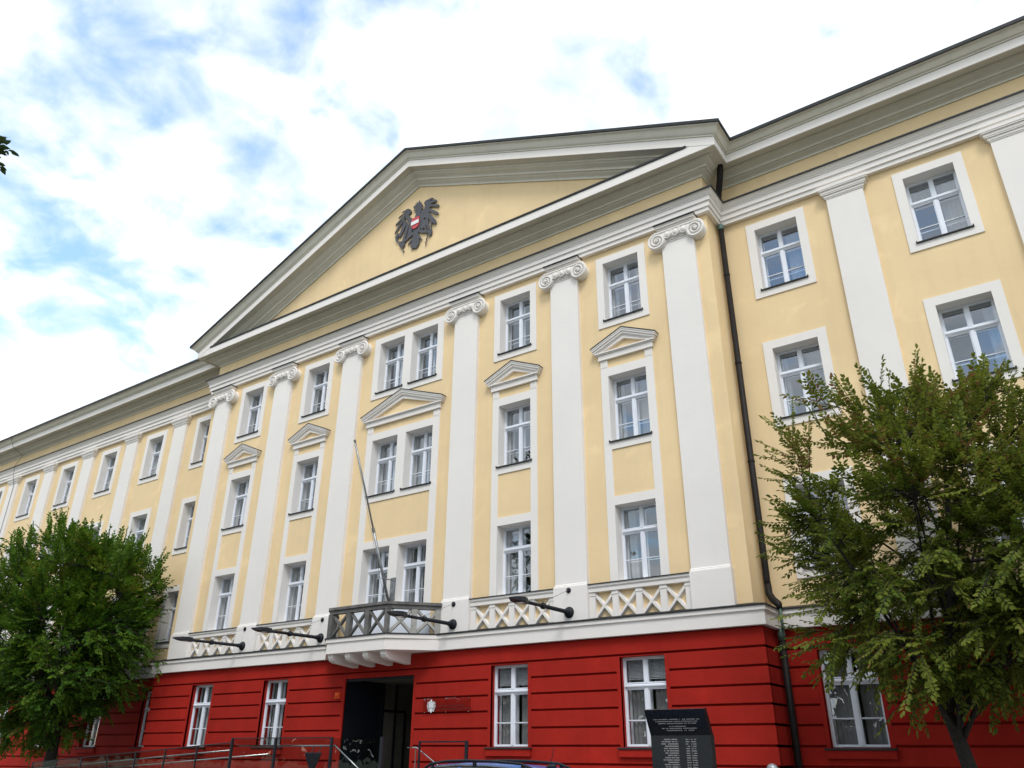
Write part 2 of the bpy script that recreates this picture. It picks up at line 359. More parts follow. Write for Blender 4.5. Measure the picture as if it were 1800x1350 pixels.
# sima and gutter of the wings with their returns
def zw(za, o): return za - MS*(XW+o)
RAKE_S = [(0.775,24.29),(0.825,24.30),(0.825,24.345)]
c0, c1 = (0.845, 24.355), (1.02, 24.60)
RAKE_S += [c0] + cyma(c0, c1) + [c1, (1.055,24.605),(1.055,24.67),(0.5,24.70)]
RAKE_G = [(1.04,24.635),(1.10,24.64),(1.10,24.75),(0.5,24.79)]
wing_s = [(o, zw(z, o)) for o, z in RAKE_S[:-1]] + [(0.6, zw(RAKE_S[-2][1], RAKE_S[-2][0])+0.01)]
wing_g = [(o, zw(z, o)) for o, z in RAKE_G[:-1]] + [(0.9, zw(RAKE_G[-2][1], RAKE_G[-2][0])+0.01)]
pl = [lambda o: (XL, YW+DY-o), lambda o: (-XW-o, YW+DY-o), lambda o: (-XW-o, YW-o)]
pr = [lambda o: (XW+o, YW-o), lambda o: (XW+o, YW+DY-o), lambda o: (XR, YW+DY-o)]
for pth in (pl, pr):
    smooth_by_angle(sweep(wing_s, pth).build('eaves_moulding', 'cornice', B), 30)
    sweep(wing_g, pth).build('gutter', 'flashing', B)
# ---- pediment
def rake(prof, name, mat):
    m = MB(); n = len(prof)
    for s in (-1, 1):
        b0 = len(m.v)
        for o, z in prof: m.v.append((0.0, YW-o, z))
        for o, z in prof: m.v.append((s*(XW+o), YW-o, z - MS*(XW+o)))
        for k in range(n-1):
            q = (b0+k, b0+k+1, b0+n+k+1, b0+n+k); m.f.append(q if s < 0 else q[::-1])
    return smooth_by_angle(m.build(name, mat, B), 30)
RB = [(0.0,23.42),(0.05,23.41),(0.05,23.47)] + cyma((0.05,23.47),(0.21,23.62), flip=True) + [(0.21,23.62),(0.26,23.625),(0.26,23.69)] + cyma((0.26,23.69),(0.46,23.84), flip=True) + [(0.46,23.84),(0.50,23.85),(0.50,23.93),(0.745,23.99),(0.79,23.97),(0.79,24.30)]
rake(RB, 'raking_cornice', 'cornice'); rake(RAKE_S, 'raking_eaves_moulding', 'cornice'); rake(RAKE_G, 'raking_gutter', 'flashing')
rake([(0.746,23.967),(0.794,23.967),(0.794,24.28)], 'raking_corona', 'white')
MB().add([(-12.3, YW, 18.5), (12.3, YW, 18.5), (0, YW, 23.7)], [(0,1,2)]).build('tympanum', 'yellow', B)
m = MB(); m.prism_yz([(YW-0.82,18.895),(YW-0.82,18.965),(YW-0.01,19.08),(YW-0.01,18.94)], -11.95, 11.95); m.build('cornice_flashing', 'flashing', B)

# ---- pilasters of the centre block
PC = [-11.1246, -7.0098, -2.883, 2.883, 7.0098, 11.1246]
sm = MB().box(-0.52, 0.52, 0.0, YW+0.02, 6.02, 16.6).mesh('pilaster_shaft')
pm = MB().box(-0.555, 0.555, -0.07, YW+0.02, 4.965, 5.94)
pm.prism_yz([(-0.068,5.94),(-0.062,5.965),(-0.03,5.98),(-0.03,6.01),(-0.012,6.03),(YW,6.03),(YW,5.94)], -0.535, 0.535); pm = pm.mesh('plinth')
def capital_mesh():
    m = MB()
    # abacus
    for (a, y, z0, z1) in ((0.565,-0.07,16.56,16.60),(0.60,-0.115,16.60,16.655),(0.64,-0.165,16.655,16.72),(0.655,-0.185,16.72,16.752)):
        m.box(-a, a, y, YW+0.01, z0, z1)
    # neck astragal and cushion between the volutes
    m.box(-0.53, 0.53, -0.02, YW, 16.13, 16.165); m.box(-0.535, 0.535, -0.035, YW, 16.185, 16.215)
    m.prism_yz([(-0.03,16.22),(-0.075,16.30),(-0.10,16.42),(-0.085,16.50),(YW,16.50),(YW,16.22)], -0.60, 0.60)
    m.prism_yz([(-0.085,16.50),(-0.115,16.505),(-0.12,16.555),(-0.10,16.56),(YW,16.56),(YW,16.50)], -0.62, 0.62)
    # eggs and darts
    for i in range(3):
        cx = -0.27 + 0.27*i
        for k in range(6):
            for a in range(8):
                pass
        vs = []; fs = []
        for j in range(7):
            t = j/6*math.pi; r = math.sin(t)*0.085; z = 16.37 + 0.115*math.cos(t)
            for k in range(7):
                a = math.pi*k/6; vs.append((cx + r*math.cos(a), -0.085 - 0.07*math.sin(a)*math.sin(t), z))
        for j in range(6):
            for k in range(6): fs.append((j*7+k, (j+1)*7+k, (j+1)*7+k+1, j*7+k+1))
        m.add(vs, fs)
        m.tube([(cx-0.10, -0.09, 16.47), (cx-0.115, -0.12, 16.36), (cx-0.07, -0.11, 16.26), (cx, -0.09, 16.235), (cx+0.07, -0.11, 16.26), (cx+0.115, -0.12, 16.36), (cx+0.10, -0.09, 16.47)], 0.017, 5)
    for cx in (-0.135, 0.135): m.prism_xz([(cx-0.022,16.47),(cx+0.022,16.47),(cx,16.25)], -0.14, -0.05)
    # volutes
    for s in (-1, 1):
        c = (s*0.624, 0, 16.235)
        m.lathe([(0.0,-0.075),(0.20,-0.075),(0.265,-0.08),(0.283,-0.10),(0.29,-0.06),(0.27,0.03),(0.29,0.10),(0.29,YW)], c, 'y', 28)
        pts = []; rad = []
        for i in range(64):
            t = i/63; a = math.pi/2 - s*0 + (-s)*(-1)*0 + t*2.6*2*math.pi; r = 0.262*(1-t)**1.05 + 0.035
            ang = math.pi/2 + s*(-1)*(-1)*(-1)*t*2.6*2*math.pi
            pts.append((c[0] + r*math.cos(ang), -0.095 - 0.05*t, c[2] + r*math.sin(ang))); rad.append(0.034*(1-t)+0.018)
        m.tube(pts, rad, 6)
        m.lathe([(0.0,-0.19),(0.03,-0.18),(0.05,-0.15),(0.055,-0.09)], c, 'y', 12)
    return m.mesh('capital')
cm = capital_mesh()
cf = MB().box(-0.675, 0.675, -0.225, YW, 16.754, 16.783).mesh('capital_flashing')
for x in PC:
    p = put('pilaster', sm, 'white', B, (x, 0, 0)); put('plinth', pm, 'white', p); smooth_by_angle(put('capital', cm, 'white', p), 40); put('capital_flashing', cf, 'flashing', p)
# ---- pilasters of the wings
wsm = MB().box(-0.505, 0.505, 0.0, YW+0.02, 4.965, 16.42).mesh('wing_shaft')
m = MB()
for a, y, z0, z1 in ((0.53,-0.02,16.40,16.44),(0.555,-0.04,16.44,16.52),(0.60,-0.075,16.52,16.56),(0.625,-0.09,16.56,16.65),(0.665,-0.13,16.65,16.69),(0.69,-0.145,16.69,16.788)): m.box(-a, a, y, YW+0.01, z0, z1)
wcm = m.mesh('wing_capital')
for x in [-15.8907-SP*k for k in range(6)] + [15.8907+SP*k for k in range(4)]:
    if x > XR-1 or x < XL+1: continue
    p = put('pilaster', wsm, 'white', B, (x, DY, 0)); put('capital', wcm, 'white', p)

# ------------------------------------------------------------------ windows
FO, FS, FM, FU = 0.042, 0.028, 0.045, 0.038      # outer frame, sash, lower and upper mullion half width
def frame_mesh():
    m = MB(); y0, y1 = 0.33, 0.40
    def ring(x0, x1, z0, z1, w, ya, yb):
        m.box(x0, x0+w, ya, yb, z0, z1); m.box(x1-w, x1, ya, yb, z0, z1); m.box(x0+w, x1-w, ya, yb, z0, z0+w); m.box(x0+w, x1-w, ya, yb, z1-w, z1)
    ring(-OPW, OPW, 0, OPH, FO, y0, y1)
    m.prism_yz([(0.30,1.392),(0.285,1.412),(0.285,1.44),(0.305,1.468),(y1,1.485),(y1,1.365),(0.322,1.365),(0.322,1.392)], -OPW+FO, OPW-FO)   # transom with drip
    m.box(-FM, FM, 0.318, 0.399, FO, 1.365); m.box(-FU, FU, 0.325, 0.399, 1.485, OPH-FO)
    for s in (-1, 1):
        a, b_ = (-OPW+FO, -FM) if s < 0 else (FM, OPW-FO)
        ring(a, b_, FO, 1.365, FS, 0.342, 0.398)
        m.box(a+FS, b_-FS, 0.355, 0.397, 0.608, 0.630)                    # glazing bar
        a2, b2 = (-OPW+FO, -FU) if s < 0 else (FU, OPW-FO)
        ring(a2, b2, 1.485, OPH-FO, FS, 0.342, 0.398)
    # inner sashes of the box window
    ring(-OPW+0.02, OPW-0.02, 0.02, OPH-0.02, 0.055, 0.56, 0.60); m.box(-0.04, 0.04, 0.56, 0.60, 0.075, OPH-0.075); m.box(-OPW+0.075, -0.04, 0.56, 0.60, 1.39, 1.47); m.box(0.04, OPW-0.075, 0.56, 0.60, 1.39, 1.47)
    m.box(-OPW+0.075, -0.04, 0.565, 0.595, 0.60, 0.62); m.box(0.04, OPW-0.075, 0.565, 0.595, 0.60, 0.62)
    return m.mesh('window_frame')
FRM = frame_mesh()
def quad_xz(x0, x1, z0, z1, y=0.0): return MB().add([(x0,y,z0),(x1,y,z0),(x1,y,z1),(x0,y,z1)], [(0,1,2,3)])
wl = (-OPW+FO+FS, -FM-FS); wu = (-OPW+FO+FS, -FU-FS)
PW, PUW = wl[1]-wl[0], wu[1]-wu[0]
P_LOW = quad_xz(-PW/2, PW/2, -0.269, 0.269).mesh('pane_low'); P_MID = quad_xz(-PW/2, PW/2, -0.3535, 0.3535).mesh('pane_mid'); P_UP = quad_xz(-PUW/2, PUW/2, -0.2875, 0.2875).mesh('pane_up')
PANES = []
for s in (-1, 1):
    cx = s*abs((wl[0]+wl[1])/2); cu = s*abs((wu[0]+wu[1])/2)
    PANES += [(P_LOW, cx, 0.339), (P_MID, cx, 0.9835), (P_UP, cu, 1.7865)]
m = MB()
for me, x, z in PANES:
    for v in me.vertices: m.v.append((v.co.x + x, 0.38, v.co.z + z))
    b0 = len(m.v)-4; m.f.append((b0, b0+1, b0+2, b0+3))
GLAZ = m.mesh('glazing')
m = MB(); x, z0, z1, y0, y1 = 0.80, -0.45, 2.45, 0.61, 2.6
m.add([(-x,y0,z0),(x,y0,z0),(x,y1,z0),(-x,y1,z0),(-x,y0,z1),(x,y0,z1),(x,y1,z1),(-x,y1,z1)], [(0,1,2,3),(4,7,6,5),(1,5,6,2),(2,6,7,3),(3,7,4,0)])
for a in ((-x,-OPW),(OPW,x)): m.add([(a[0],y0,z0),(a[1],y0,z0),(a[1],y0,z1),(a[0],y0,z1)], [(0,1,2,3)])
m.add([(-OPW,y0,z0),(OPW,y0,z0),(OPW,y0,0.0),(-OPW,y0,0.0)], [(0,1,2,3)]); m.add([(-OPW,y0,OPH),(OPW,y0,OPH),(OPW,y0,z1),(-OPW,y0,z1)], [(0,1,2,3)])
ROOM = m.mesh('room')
def reveal(m, y0, y1, a=OPW, h=OPH):
    m.add([(-a,y0,0),(a,y0,0),(a,y0,h),(-a,y0,h),(-a,y1,0),(a,y1,0),(a,y1,h),(-a,y1,h)], [(0,3,7,4),(1,5,6,2),(0,4,5,1),(3,2,6,7)])
def ring_plate(m, a, b_, z0, z1, y0, y1, h=OPH, oa=OPW):       # flat architrave around the opening
    m.box(-a, -oa, y0, y1, z0, z1); m.box(oa, b_, y0, y1, z0, z1); m.box(-oa, oa, y0, y1, h, z1)
    if z0 < -0.01: m.box(-oa, oa, y0, y1, z0, 0.0)
m = MB(); ring_plate(m, 0.88, 0.88, -0.26, OPH+0.25, -0.035, 0.03); reveal(m, 0.03, 0.61); S_UP = m.mesh('surround_upper')
m = MB(); ring_plate(m, 0.88, 0.88, -1.68, OPH+0.565, -0.035, 0.03)    # middle row, strips run down and up
def surround_mid(z_lo, z_hi, top, l=0.88, r=0.88):
    m = MB(); y0, y1 = -0.035, 0.03
    m.box(-l, -OPW, y0, y1, z_lo, z_hi); m.box(OPW, r, y0, y1, z_lo, z_hi); m.box(-OPW, OPW, y0, y1, OPH, top); m.box(-OPW, OPW, y0, y1, -0.26, 0)
    reveal(m, 0.03, 0.61); return m
def flutes(m, xa, xb, z0, z1):
    n = 3; w = (xb-xa)/(2*n+1)
    for i in range(n+1): m.box(xa+2*i*w, xa+(2*i+1)*w, -0.05, -0.034, z0, z1)
ZM, ZL = ROWS['mid'], ROWS['low']
S_MID = surround_mid(8.36-ZM, 12.75-ZM, 12.465-ZM); flutes(S_MID, -0.86, -0.65, 12.50-ZM, 12.72-ZM); flutes(S_MID, 0.65, 0.86, 12.50-ZM, 12.72-ZM); S_MID = S_MID.mesh('surround_mid')
m = MB(); ring_plate(m, 0.88, 0.88, -0.005, 8.36-ZL, -0.035, 0.03); reveal(m, 0.03, 0.61); S_LOW = m.mesh('surround_low')
m = MB(); ring_plate(m, 0.88, 0.88, -0.26, OPH+0.25, -0.035, 0.03); reveal(m, 0.03, 0.61); S_WLOW = m.mesh('surround_wing')
m = MB(); reveal(m, 0.15-0.06+0.06, 0.61); S_GR = m.mesh('reveal_ground')
# centre pair: left window is plate from -0.93 to +0.83 around its own centre, mirrored for the right one
def pair_plate(side, kind):
    l, r = (0.93, 0.83) if side < 0 else (0.83, 0.93)
    if kind == 'up': m = MB(); ring_plate(m, l, r, -0.26, OPH+0.25, -0.035, 0.03); reveal(m, 0.03, 0.61)
    elif kind == 'mid':
        m = MB(); y0, y1 = -0.035, 0.03
        if side < 0: a, b_ = -l, r
        else: a, b_ = -l, r
        o0, o1 = (-l, -OPW) if side < 0 else (OPW, r); i0, i1 = (OPW, r) if side < 0 else (-l, -OPW)
        m.box(o0, o1, y0, y1, 8.36-ZM, 12.75-ZM); m.box(i0, i1, y0, y1, -0.26, 12.465-ZM)
        m.box(-OPW, OPW, y0, y1, OPH, 12.465-ZM); m.box(-OPW, OPW, y0, y1, -0.26, 0); reveal(m, 0.03, 0.61)
        flutes(m, o0+0.03, o1-0.03, 12.50-ZM, 12.72-ZM)
    else: m = MB(); ring_plate(m, l, r, -0.005, 8.36-ZL, -0.035, 0.03); reveal(m, 0.03, 0.61)
    return m.mesh('surround_pair')
S_PAIR = {(s, k): pair_plate(s, k) for s in (-1, 1) for k in ('up', 'mid', 'low')}
m = MB(); m.prism_yz([(-0.085,-0.045),(-0.085,-0.012),(0.33,0.018),(0.33,-0.01)], -0.69, 0.69); m.box(-0.69,-0.66,-0.085,-0.04,-0.012,0.02); m.box(0.66,0.69,-0.085,-0.04,-0.012,0.02); SILL = m.mesh('sill')
m = MB(); m.prism_yz([(0.04,-0.05),(0.04,-0.02),(0.33,0.018),(0.33,-0.02)], -0.77, 0.77); GSILL = m.mesh('sill_ground')
def curtain_mesh(x0, x1, seed):
    r = random.Random(seed); m = MB(); n = max(10, int((x1-x0)/0.022)); ph = r.random()*6
    zs = (0.03, 0.7, 1.4, 2.1)
    for i in range(n+1):
        x = x0 + (x1-x0)*i/n
        for j, z in enumerate(zs):
            m.v.append((x + 0.01*math.sin(i*0.7+j), 0.645 + 0.022*math.sin(ph + i*1.15 + 0.15*j) + 0.01*math.sin(i*0.37), z))
    for i in range(n):
        for j in range(3): m.f.append((i*4+j, (i+1)*4+j, (i+1)*4+j+1, i*4+j+1))
    me = m.mesh('curtain', True); return me
CUR = [curtain_mesh(-0.6, -0.30, 1), curtain_mesh(0.32, 0.6, 2), curtain_mesh(-0.6, -0.12, 3), curtain_mesh(0.08, 0.6, 4), curtain_mesh(-0.6, 0.6, 5), curtain_mesh(-0.6, -0.42, 6), curtain_mesh(0.45, 0.6, 7), curtain_mesh(-0.6, -0.02, 8), curtain_mesh(0.22, 0.6, 9), curtain_mesh(-0.25, 0.3, 10)]
def blind_mesh(z0, z1):
    m = MB(); z = z1
    while z > z0:
        m.add([(-0.56,0.47,z-0.014),(0.56,0.47,z-0.014),(0.56,0.488,z+0.012),(-0.56,0.488,z+0.012)], [(0,1,2,3)]); z -= 0.032
    m.box(-0.56, 0.56, 0.47, 0.49, z0-0.03, z0-0.01); m.box(-0.56, 0.56, 0.465, 0.497, z1+0.012, z1+0.04); m.box(-0.3,-0.296,0.468,0.47,z0,z1); m.box(0.296,0.3,0.468,0.47,z0,z1)
    return m.mesh('blind')
BL_UP = blind_mesh(1.52, 2.06); BL_HALF = blind_mesh(1.62, 2.06)
nwin = [0]
def window(cx, z, y, sur, sur_mat, sill, sep, inside):
    w = put('window', FRM, 'frame_white', B, (cx, y, z)); nwin[0] += 1
    if sur: put('surround', sur, sur_mat, w)
    if sep:
        for me, x, pz in PANES:
            put('pane', me, 'glass', w, (x, 0.38, pz), (math.radians(RND.uniform(-0.5, 0.5)), 0, math.radians(RND.uniform(-0.5, 0.5))))
    else: put('glazing', GLAZ, 'glass', w)
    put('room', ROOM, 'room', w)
    if sill is not None: put('sill', sill, 'flashing', w)
    for i in inside:
        if i == 'b': put('blind', BL_UP, 'blind', w)
        elif i == 'h': put('blind', BL_HALF, 'blind', w)
        else: put('curtain', CUR[i], 'curtain', w)
    return w
def pick():
    return RND.choice([(0, 1), (5, 6), (2, 6), (5, 3), (1,), (0,), (2, 3), (0, 8), (7,), (5, 8), (0, 6), (8,), ()])
for c in BAYS:
    window(c, ROWS['up'], YW, S_UP, 'white', SILL, True, pick())
    window(c, ZM, YW, S_MID, 'white', SILL, True, pick()); window(c, ZL, YW, S_LOW, 'white', None, True, pick())
for s, c in ((-1, -0.83), (1, 0.83)):
    window(c, ROWS['up'], YW, S_PAIR[(s, 'up')], 'white', SILL, True, (3,)); window(c, ZM, YW, S_PAIR[(s, 'mid')], 'white', SILL, True, (0, 3)); wd_ = window(c, ZL, YW, S_PAIR[(s, 'low')], 'white', None, True, (0, 1)); MB().box(-0.93 if s < 0 else -0.83, 0.83 if s < 0 else 0.93, -0.034, 0.03, -0.98, -0.006).build('door_panel', 'frame_white', wd_)
for k, c in enumerate(LEFT):
    if c < XL+1: continue
    for rn, z in ROWS.items(): window(c, z, YW+DY, S_WLOW, 'white', SILL, k < 5 and rn != 'low', pick())
for k, c in enumerate(RIGHT):
    if c > XR-1: continue
    for rn, z in ROWS.items(): window(c, z, YW+DY, S_WLOW, 'white', SILL, k < 2, ('b', 3) if (rn == 'up' and k == 1) else ((3,) if rn == 'up' else pick()))

# ---- small pediments over the middle row
def window_pediment(cx, a, apex_add=0.0):
    m = MB(); yb = YW+0.01
    m.box(-a-0.04, a+0.04, YW-0.095, yb, 12.75, 12.925); m.box(-a-0.09, a+0.09, YW-0.13, yb, 12.925, 12.955); m.box(-a-0.135, a+0.135, YW-0.165, yb, 12.955, 12.995)
    ap_z = 13.65 + apex_add; k = (ap_z - 13.16) / (a+0.23); t = ap_z
    lay = [(t-0.345, t-0.225, YW-0.12, a+0.10), (t-0.225, t-0.195, YW-0.15, a+0.13), (t-0.195, t-0.12, YW-0.18, a+0.16), (t-0.12, t-0.06, YW-0.215, a+0.195), (t-0.06, t-0.018, YW-0.235, a+0.22)]
    for z0, z1, y, x in lay:
        for s in (-1, 1):
            m.prism_xz([(0, z0), (0, z1), (s*x, z1-k*x), (s*x, max(z0-k*x, 12.94))], y, yb)
    o = m.build('window_pediment', 'white', B, loc=(cx, 0, 0))
    f = MB(); x = a+0.235
    for s in (-1, 1): f.prism_xz([(0, t-0.017), (0, t+0.012), (s*x, t+0.012-k*x), (s*x, t-0.017-k*x)], YW-0.25, yb)
    f.build('flashing', 'flashing', o)
    MB().prism_xz([(-a+0.02,12.99),(a-0.02,12.99),(0,12.99+k*(a-0.02))], YW-0.02, yb).build('panel', 'yellow', o)
for c in BAYS: window_pediment(c, 0.88)
window_pediment(0, 1.76, 0.24)

# ---- red rusticated ground floor
ZB = [4.475, 4.03, 3.605, 3.185, 2.765, 2.33, 1.885, 1.46, 1.03, 0.60, 0.12]
RY = -0.06; G = 0.027
DOOR = (-1.54, 1.40, 0.9, 3.86)
def red_section(x0, x1, y, wins, door, corner0, corner1):
    holes = [(c-OPW, c+OPW, GZ, GZ+OPH) for c in wins] + ([door] if door else [])
    core = wall_holes('ground_floor_wall', 'red', y+0.080, x0+0.04, x1-0.04, 0.1, 4.6, holes, B)
    for k in range(len(ZB)-1):
        zt, zb = ZB[k]-G*(k > 0), ZB[k+1]+G
        cuts = [(h[0]-0.10, h[1]+0.10) for h in holes if h[2] < zt-0.12 and h[3]+0.02 > zb] if k > 0 else []
        segs = []; a = x0
        for c0, c1 in sorted(cuts): segs.append((a, c0)); a = c1
        segs.append((a, x1))
        for a, b_ in segs:
            d = 0.05
            m = MB(); m.cbox(a, b_, y, y+0.079, zb, zt, 0.007)
            m.build('rusticated_band', 'red', core)
    for h in holes:                                                            # plain margins beside the openings
        z0, z1 = h[2], ZB[1]-G
        m = MB(); m.box(h[0]-0.10, h[0], y+0.001, y+0.079, max(z0, 0.12), z1); m.box(h[1], h[1]+0.10, y+0.001, y+0.079, max(z0, 0.12), z1); m.box(h[0], h[1], y+0.003, y+0.079, h[3], z1); m.build('opening_margin', 'red', core)
    return core
core_c = red_section(-12.3, 12.3, RY, BAYS, DOOR, True, True)
red_section(XL, -12.2, RY+DY, LEFT[:-1], None, False, False); red_section(12.2, XR, RY+DY, RIGHT, None, False, False)
for s in (-1, 1):                                                              # banded returns of the centre block
    x = s*12.3
    MB().box(min(x, x-s*0.04)-0.0 if s > 0 else x+0.04, x-0.04 if s > 0 else x+0.045, RY+0.05, RY+DY+0.1, 0.1, 4.6).build('return_wall', 'red', core_c)
    for k in range(len(ZB)-1):
        zt, zb = ZB[k]-G*(k > 0), ZB[k+1]+G
        a, b_ = (x-0.041, x) if s > 0 else (x, x+0.041)
        MB().box(a, b_, RY+0.0415, RY+DY+0.02, zb, zt).build('rusticated_band', 'red', core_c)
def ground_window(c, y, inside, sep, group=None):
    w = window(c, GZ, y-0.15, S_GR, 'red', None, sep, inside)
    s = put('sill', GSILL, 'flashing', w); MB().box(-0.74, 0.74, 0.065, 0.15, -0.22, -0.052).build('sill_block', 'red', w)
for c in BAYS: ground_window(c, RY, ('h', 2, 3) if c > 0 else (2, 3), True)
for k, c in enumerate(LEFT[:-1]): ground_window(c, RY+DY, (0, 1), False)
for k, c in enumerate(RIGHT): ground_window(c, RY+DY, (2, 3), k == 0)

# ---- entrance
ent = MB().box(DOOR[0]-0.0, DOOR[1], RY+0.06, 0.10, 3.78, 3.86).build('entrance', 'door_black', B)
def plate(name, mat, vs, par): return MB().add(vs, [(0,1,2,3)]).build(name, mat, par)
x0, x1, z0, z1 = DOOR
plate('jamb', 'door_black', [(x0,RY+.05,z0),(x0,1.75,z0),(x0,1.75,z1),(x0,RY+.05,z1)], ent)
plate('hall_wall', 'hall_wall', [(x0,1.75,z0),(x0,6.0,z0),(x0,6.0,z1),(x0,1.75,z1)], ent)
plate('jamb', 'door_black', [(x1,1.2,z0),(x1,RY+.05,z0),(x1,RY+.05,z1),(x1,1.2,z1)], ent)
plate('hall_wall', 'hall_wall', [(x1,6.0,z0),(x1,1.2,z0),(x1,1.2,z1),(x1,6.0,z1)], ent)
plate('hall_rear', 'hall_wall', [(x0,6.0,z0),(x1,6.0,z0),(x1,6.0,z1),(x0,6.0,z1)], ent)
plate('hall_ceiling', 'hall_wall', [(x0,RY+.05,z1),(x0,6.0,z1),(x1,6.0,z1),(x1,RY+.05,z1)], ent)
plate('hall_floor', 'paving', [(x0,RY+.05,z0),(x1,RY+.05,z0),(x1,6.0,z0),(x0,6.0,z0)], ent)
m = MB(); m.box(x0+0.01, x0+0.05, 1.70, 1.80, z0, z1-0.02); m.box(x0+0.005, x0+0.05, 2.35, 2.42, z0, z1-0.02); m.box(x0+0.005, x0+0.05, 1.80, 2.9, z0+2.05, z0+2.12); m.box(x0+0.005, x0+0.05, 2.86, 2.92, z0, z0+2.12); m.build('door_frame', 'door_black', ent)
m = MB(); m.box(x0+0.005, x0+0.03, 3.9, 5.2, z0, z0+2.1); m.build('inner_door', 'door_black', ent)

# ---- balustrades in front of the first-floor windows
bar_l = None
def diag_bar(x0, z0, x1, z1, y_back, y_front, w):
    dx_, dz_ = x1-x0, z1-z0; L = math.hypot(dx_, dz_); nx, nz = -dz_/L*w/2, dx_/L*w/2; k = 0.55
    v = []
    for x, z in ((x0, z0), (x1, z1)): v += [(x+nx,y_back,z+nz),(x+nx*k,y_front,z+nz*k),(x-nx*k,y_front,z-nz*k),(x-nx,y_back,z-nz)]
    return MB().add(v, [(0,1,5,4),(1,2,6,5),(2,3,7,6),(3,0,4,7),(3,2,1,0),(4,5,6,7)])
LB = 3.0; gap = (LB-0.18)/4
post = MB(); post.box(-0.09, 0.09, 0.035, YW+0.01, 4.97, 5.63); post.box(-0.105, 0.105, 0.02, YW+0.01, 5.63, 5.665); post.box(-0.097, 0.097, 0.028, YW+0.01, 5.665, 5.732); post = post.mesh('post')
b1 = diag_bar(0.05, 5.01, gap-0.05, 5.69, YW, 0.045, 0.12).mesh('bar_a'); b2 = diag_bar(0.05, 5.69, gap-0.05, 5.01, YW, 0.05, 0.12).mesh('bar_b')
cap = MB(); cap.prism_yz([(-0.005,5.73),(-0.005,5.83),(-0.02,5.84),(-0.04,5.87),(-0.04,5.93),(YW,5.95),(YW,5.73)], -LB/2, LB/2); cap = cap.mesh('cap_rail')
capf = MB(); capf.prism_yz([(-0.065,5.925),(-0.065,5.95),(YW+0.005,5.975),(YW+0.005,5.952),(-0.042,5.931)], -LB/2-0.005, LB/2+0.005); capf = capf.mesh('rail_flashing')
for a, b_ in ((0,1),(1,2),(3,4),(4,5)):
    c = (PC[a]+PC[b_])/2
    r = put('balustrade', cap, 'white', B, (c, 0, 0)); put('flashing', capf, 'flashing', r)
    for k in range(5): put('post', post, 'white', r, (-LB/2+0.09+gap*k, 0, 0))
    for k in range(4): put('cross_bar', b1, 'white', r, (-LB/2+0.09+gap*k, 0, 0)); put('cross_bar', b2, 'white', r, (-LB/2+0.09+gap*k, 0, 0))

# ---- balcony over the entrance (canted sides)
plan = lambda d: [(2.46+d*0.6, -0.20), (1.28+d*0.75, -1.33-d), (-1.28-d*0.75, -1.33-d), (-2.46-d*0.6, -0.20)]
def plan_poly(d): return plan(d) + [(-2.46-d*0.6, 0.1), (2.46+d*0.6, 0.1)]
m = MB(); m.prism_xy(plan_poly(-0.04)[::-1], 4.498, 4.825); m.prism_xy(plan_poly(0.0)[::-1], 4.825, 4.938)
bal = m.build('balcony', 'white', B)
MB().prism_xy(plan_poly(0.03)[::-1], 4.94, 4.972).build('flashing', 'flashing', bal)
for x in (-1.12, -0.38, 0.38, 1.12):
    MB().prism_yz([(0.0,4.17),(-1.02,4.25),(-1.14,4.30),(-1.20,4.38),(-1.20,4.497),(0.0,4.497)], x-0.11, x+0.11).build('bracket', 'white', bal)
pr_ = [(2.33, -0.02), (1.21, -1.22), (-1.21, -1.22), (-2.33, -0.02)]
def seg_box(p, q, w, z0, z1, ext=0.0):
    p, q = Vector((*p, 0)), Vector((*q, 0)); d = (q-p).normalized(); n_ = Vector((-d.y, d.x, 0))*w/2; p = p-d*ext; q = q+d*ext
    return [tuple((p+n_)[:2]), tuple((p-n_)[:2]), tuple((q-n_)[:2]), tuple((q+n_)[:2])]
def mitre_ring(w):
    o = []; 
    for sgn in (1, -1):
        row = []
        for i, p in enumerate(pr_):
            if i in (0, 3):
                q = Vector(pr_[1] if i == 0 else pr_[2]); d = (q-Vector(p)) if i == 0 else (Vector(p)-q); d.normalize(); nn = Vector((-d.y, d.x)); row.append(Vector(p)+nn*w/2*sgn)
            else:
                d1 = (Vector(p)-Vector(pr_[i-1])).normalized(); d2 = (Vector(pr_[i+1])-Vector(p)).normalized(); n1_, n2_ = Vector((-d1.y, d1.x)), Vector((-d2.y, d2.x))
                b_ = (n1_+n2_).normalized(); row.append(Vector(p)+b_*(w/2/b_.dot(n1_))*sgn)
        o.append([tuple(v) for v in row])
    return o
def rail_mesh(w, z0, z1):
    m = MB(); a, b_ = mitre_ring(w)
    for i in range(3): m.prism_xy([a[i], a[i+1], b_[i+1], b_[i]], z0, z1)
    return m
m = rail_mesh(0.16, 5.70, 5.82); rr = rail_mesh(0.25, 5.822, 5.905); b0 = len(m.v); m.v += rr.v; m.f += [tuple(i+b0 for i in f) for f in rr.f]
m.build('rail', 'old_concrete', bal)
segs = [(pr_[0], pr_[1], 2), (pr_[1], pr_[2], 3), (pr_[2], pr_[3], 2)]
def post_at(x, y, ang): 
    o = MB().box(-0.085, 0.085, -0.075, 0.075, 4.97, 5.71).build('post', 'light_concrete' if x > 1.3 else 'old_concrete', bal, loc=(x, y, 0)); o.rotation_euler.z = ang
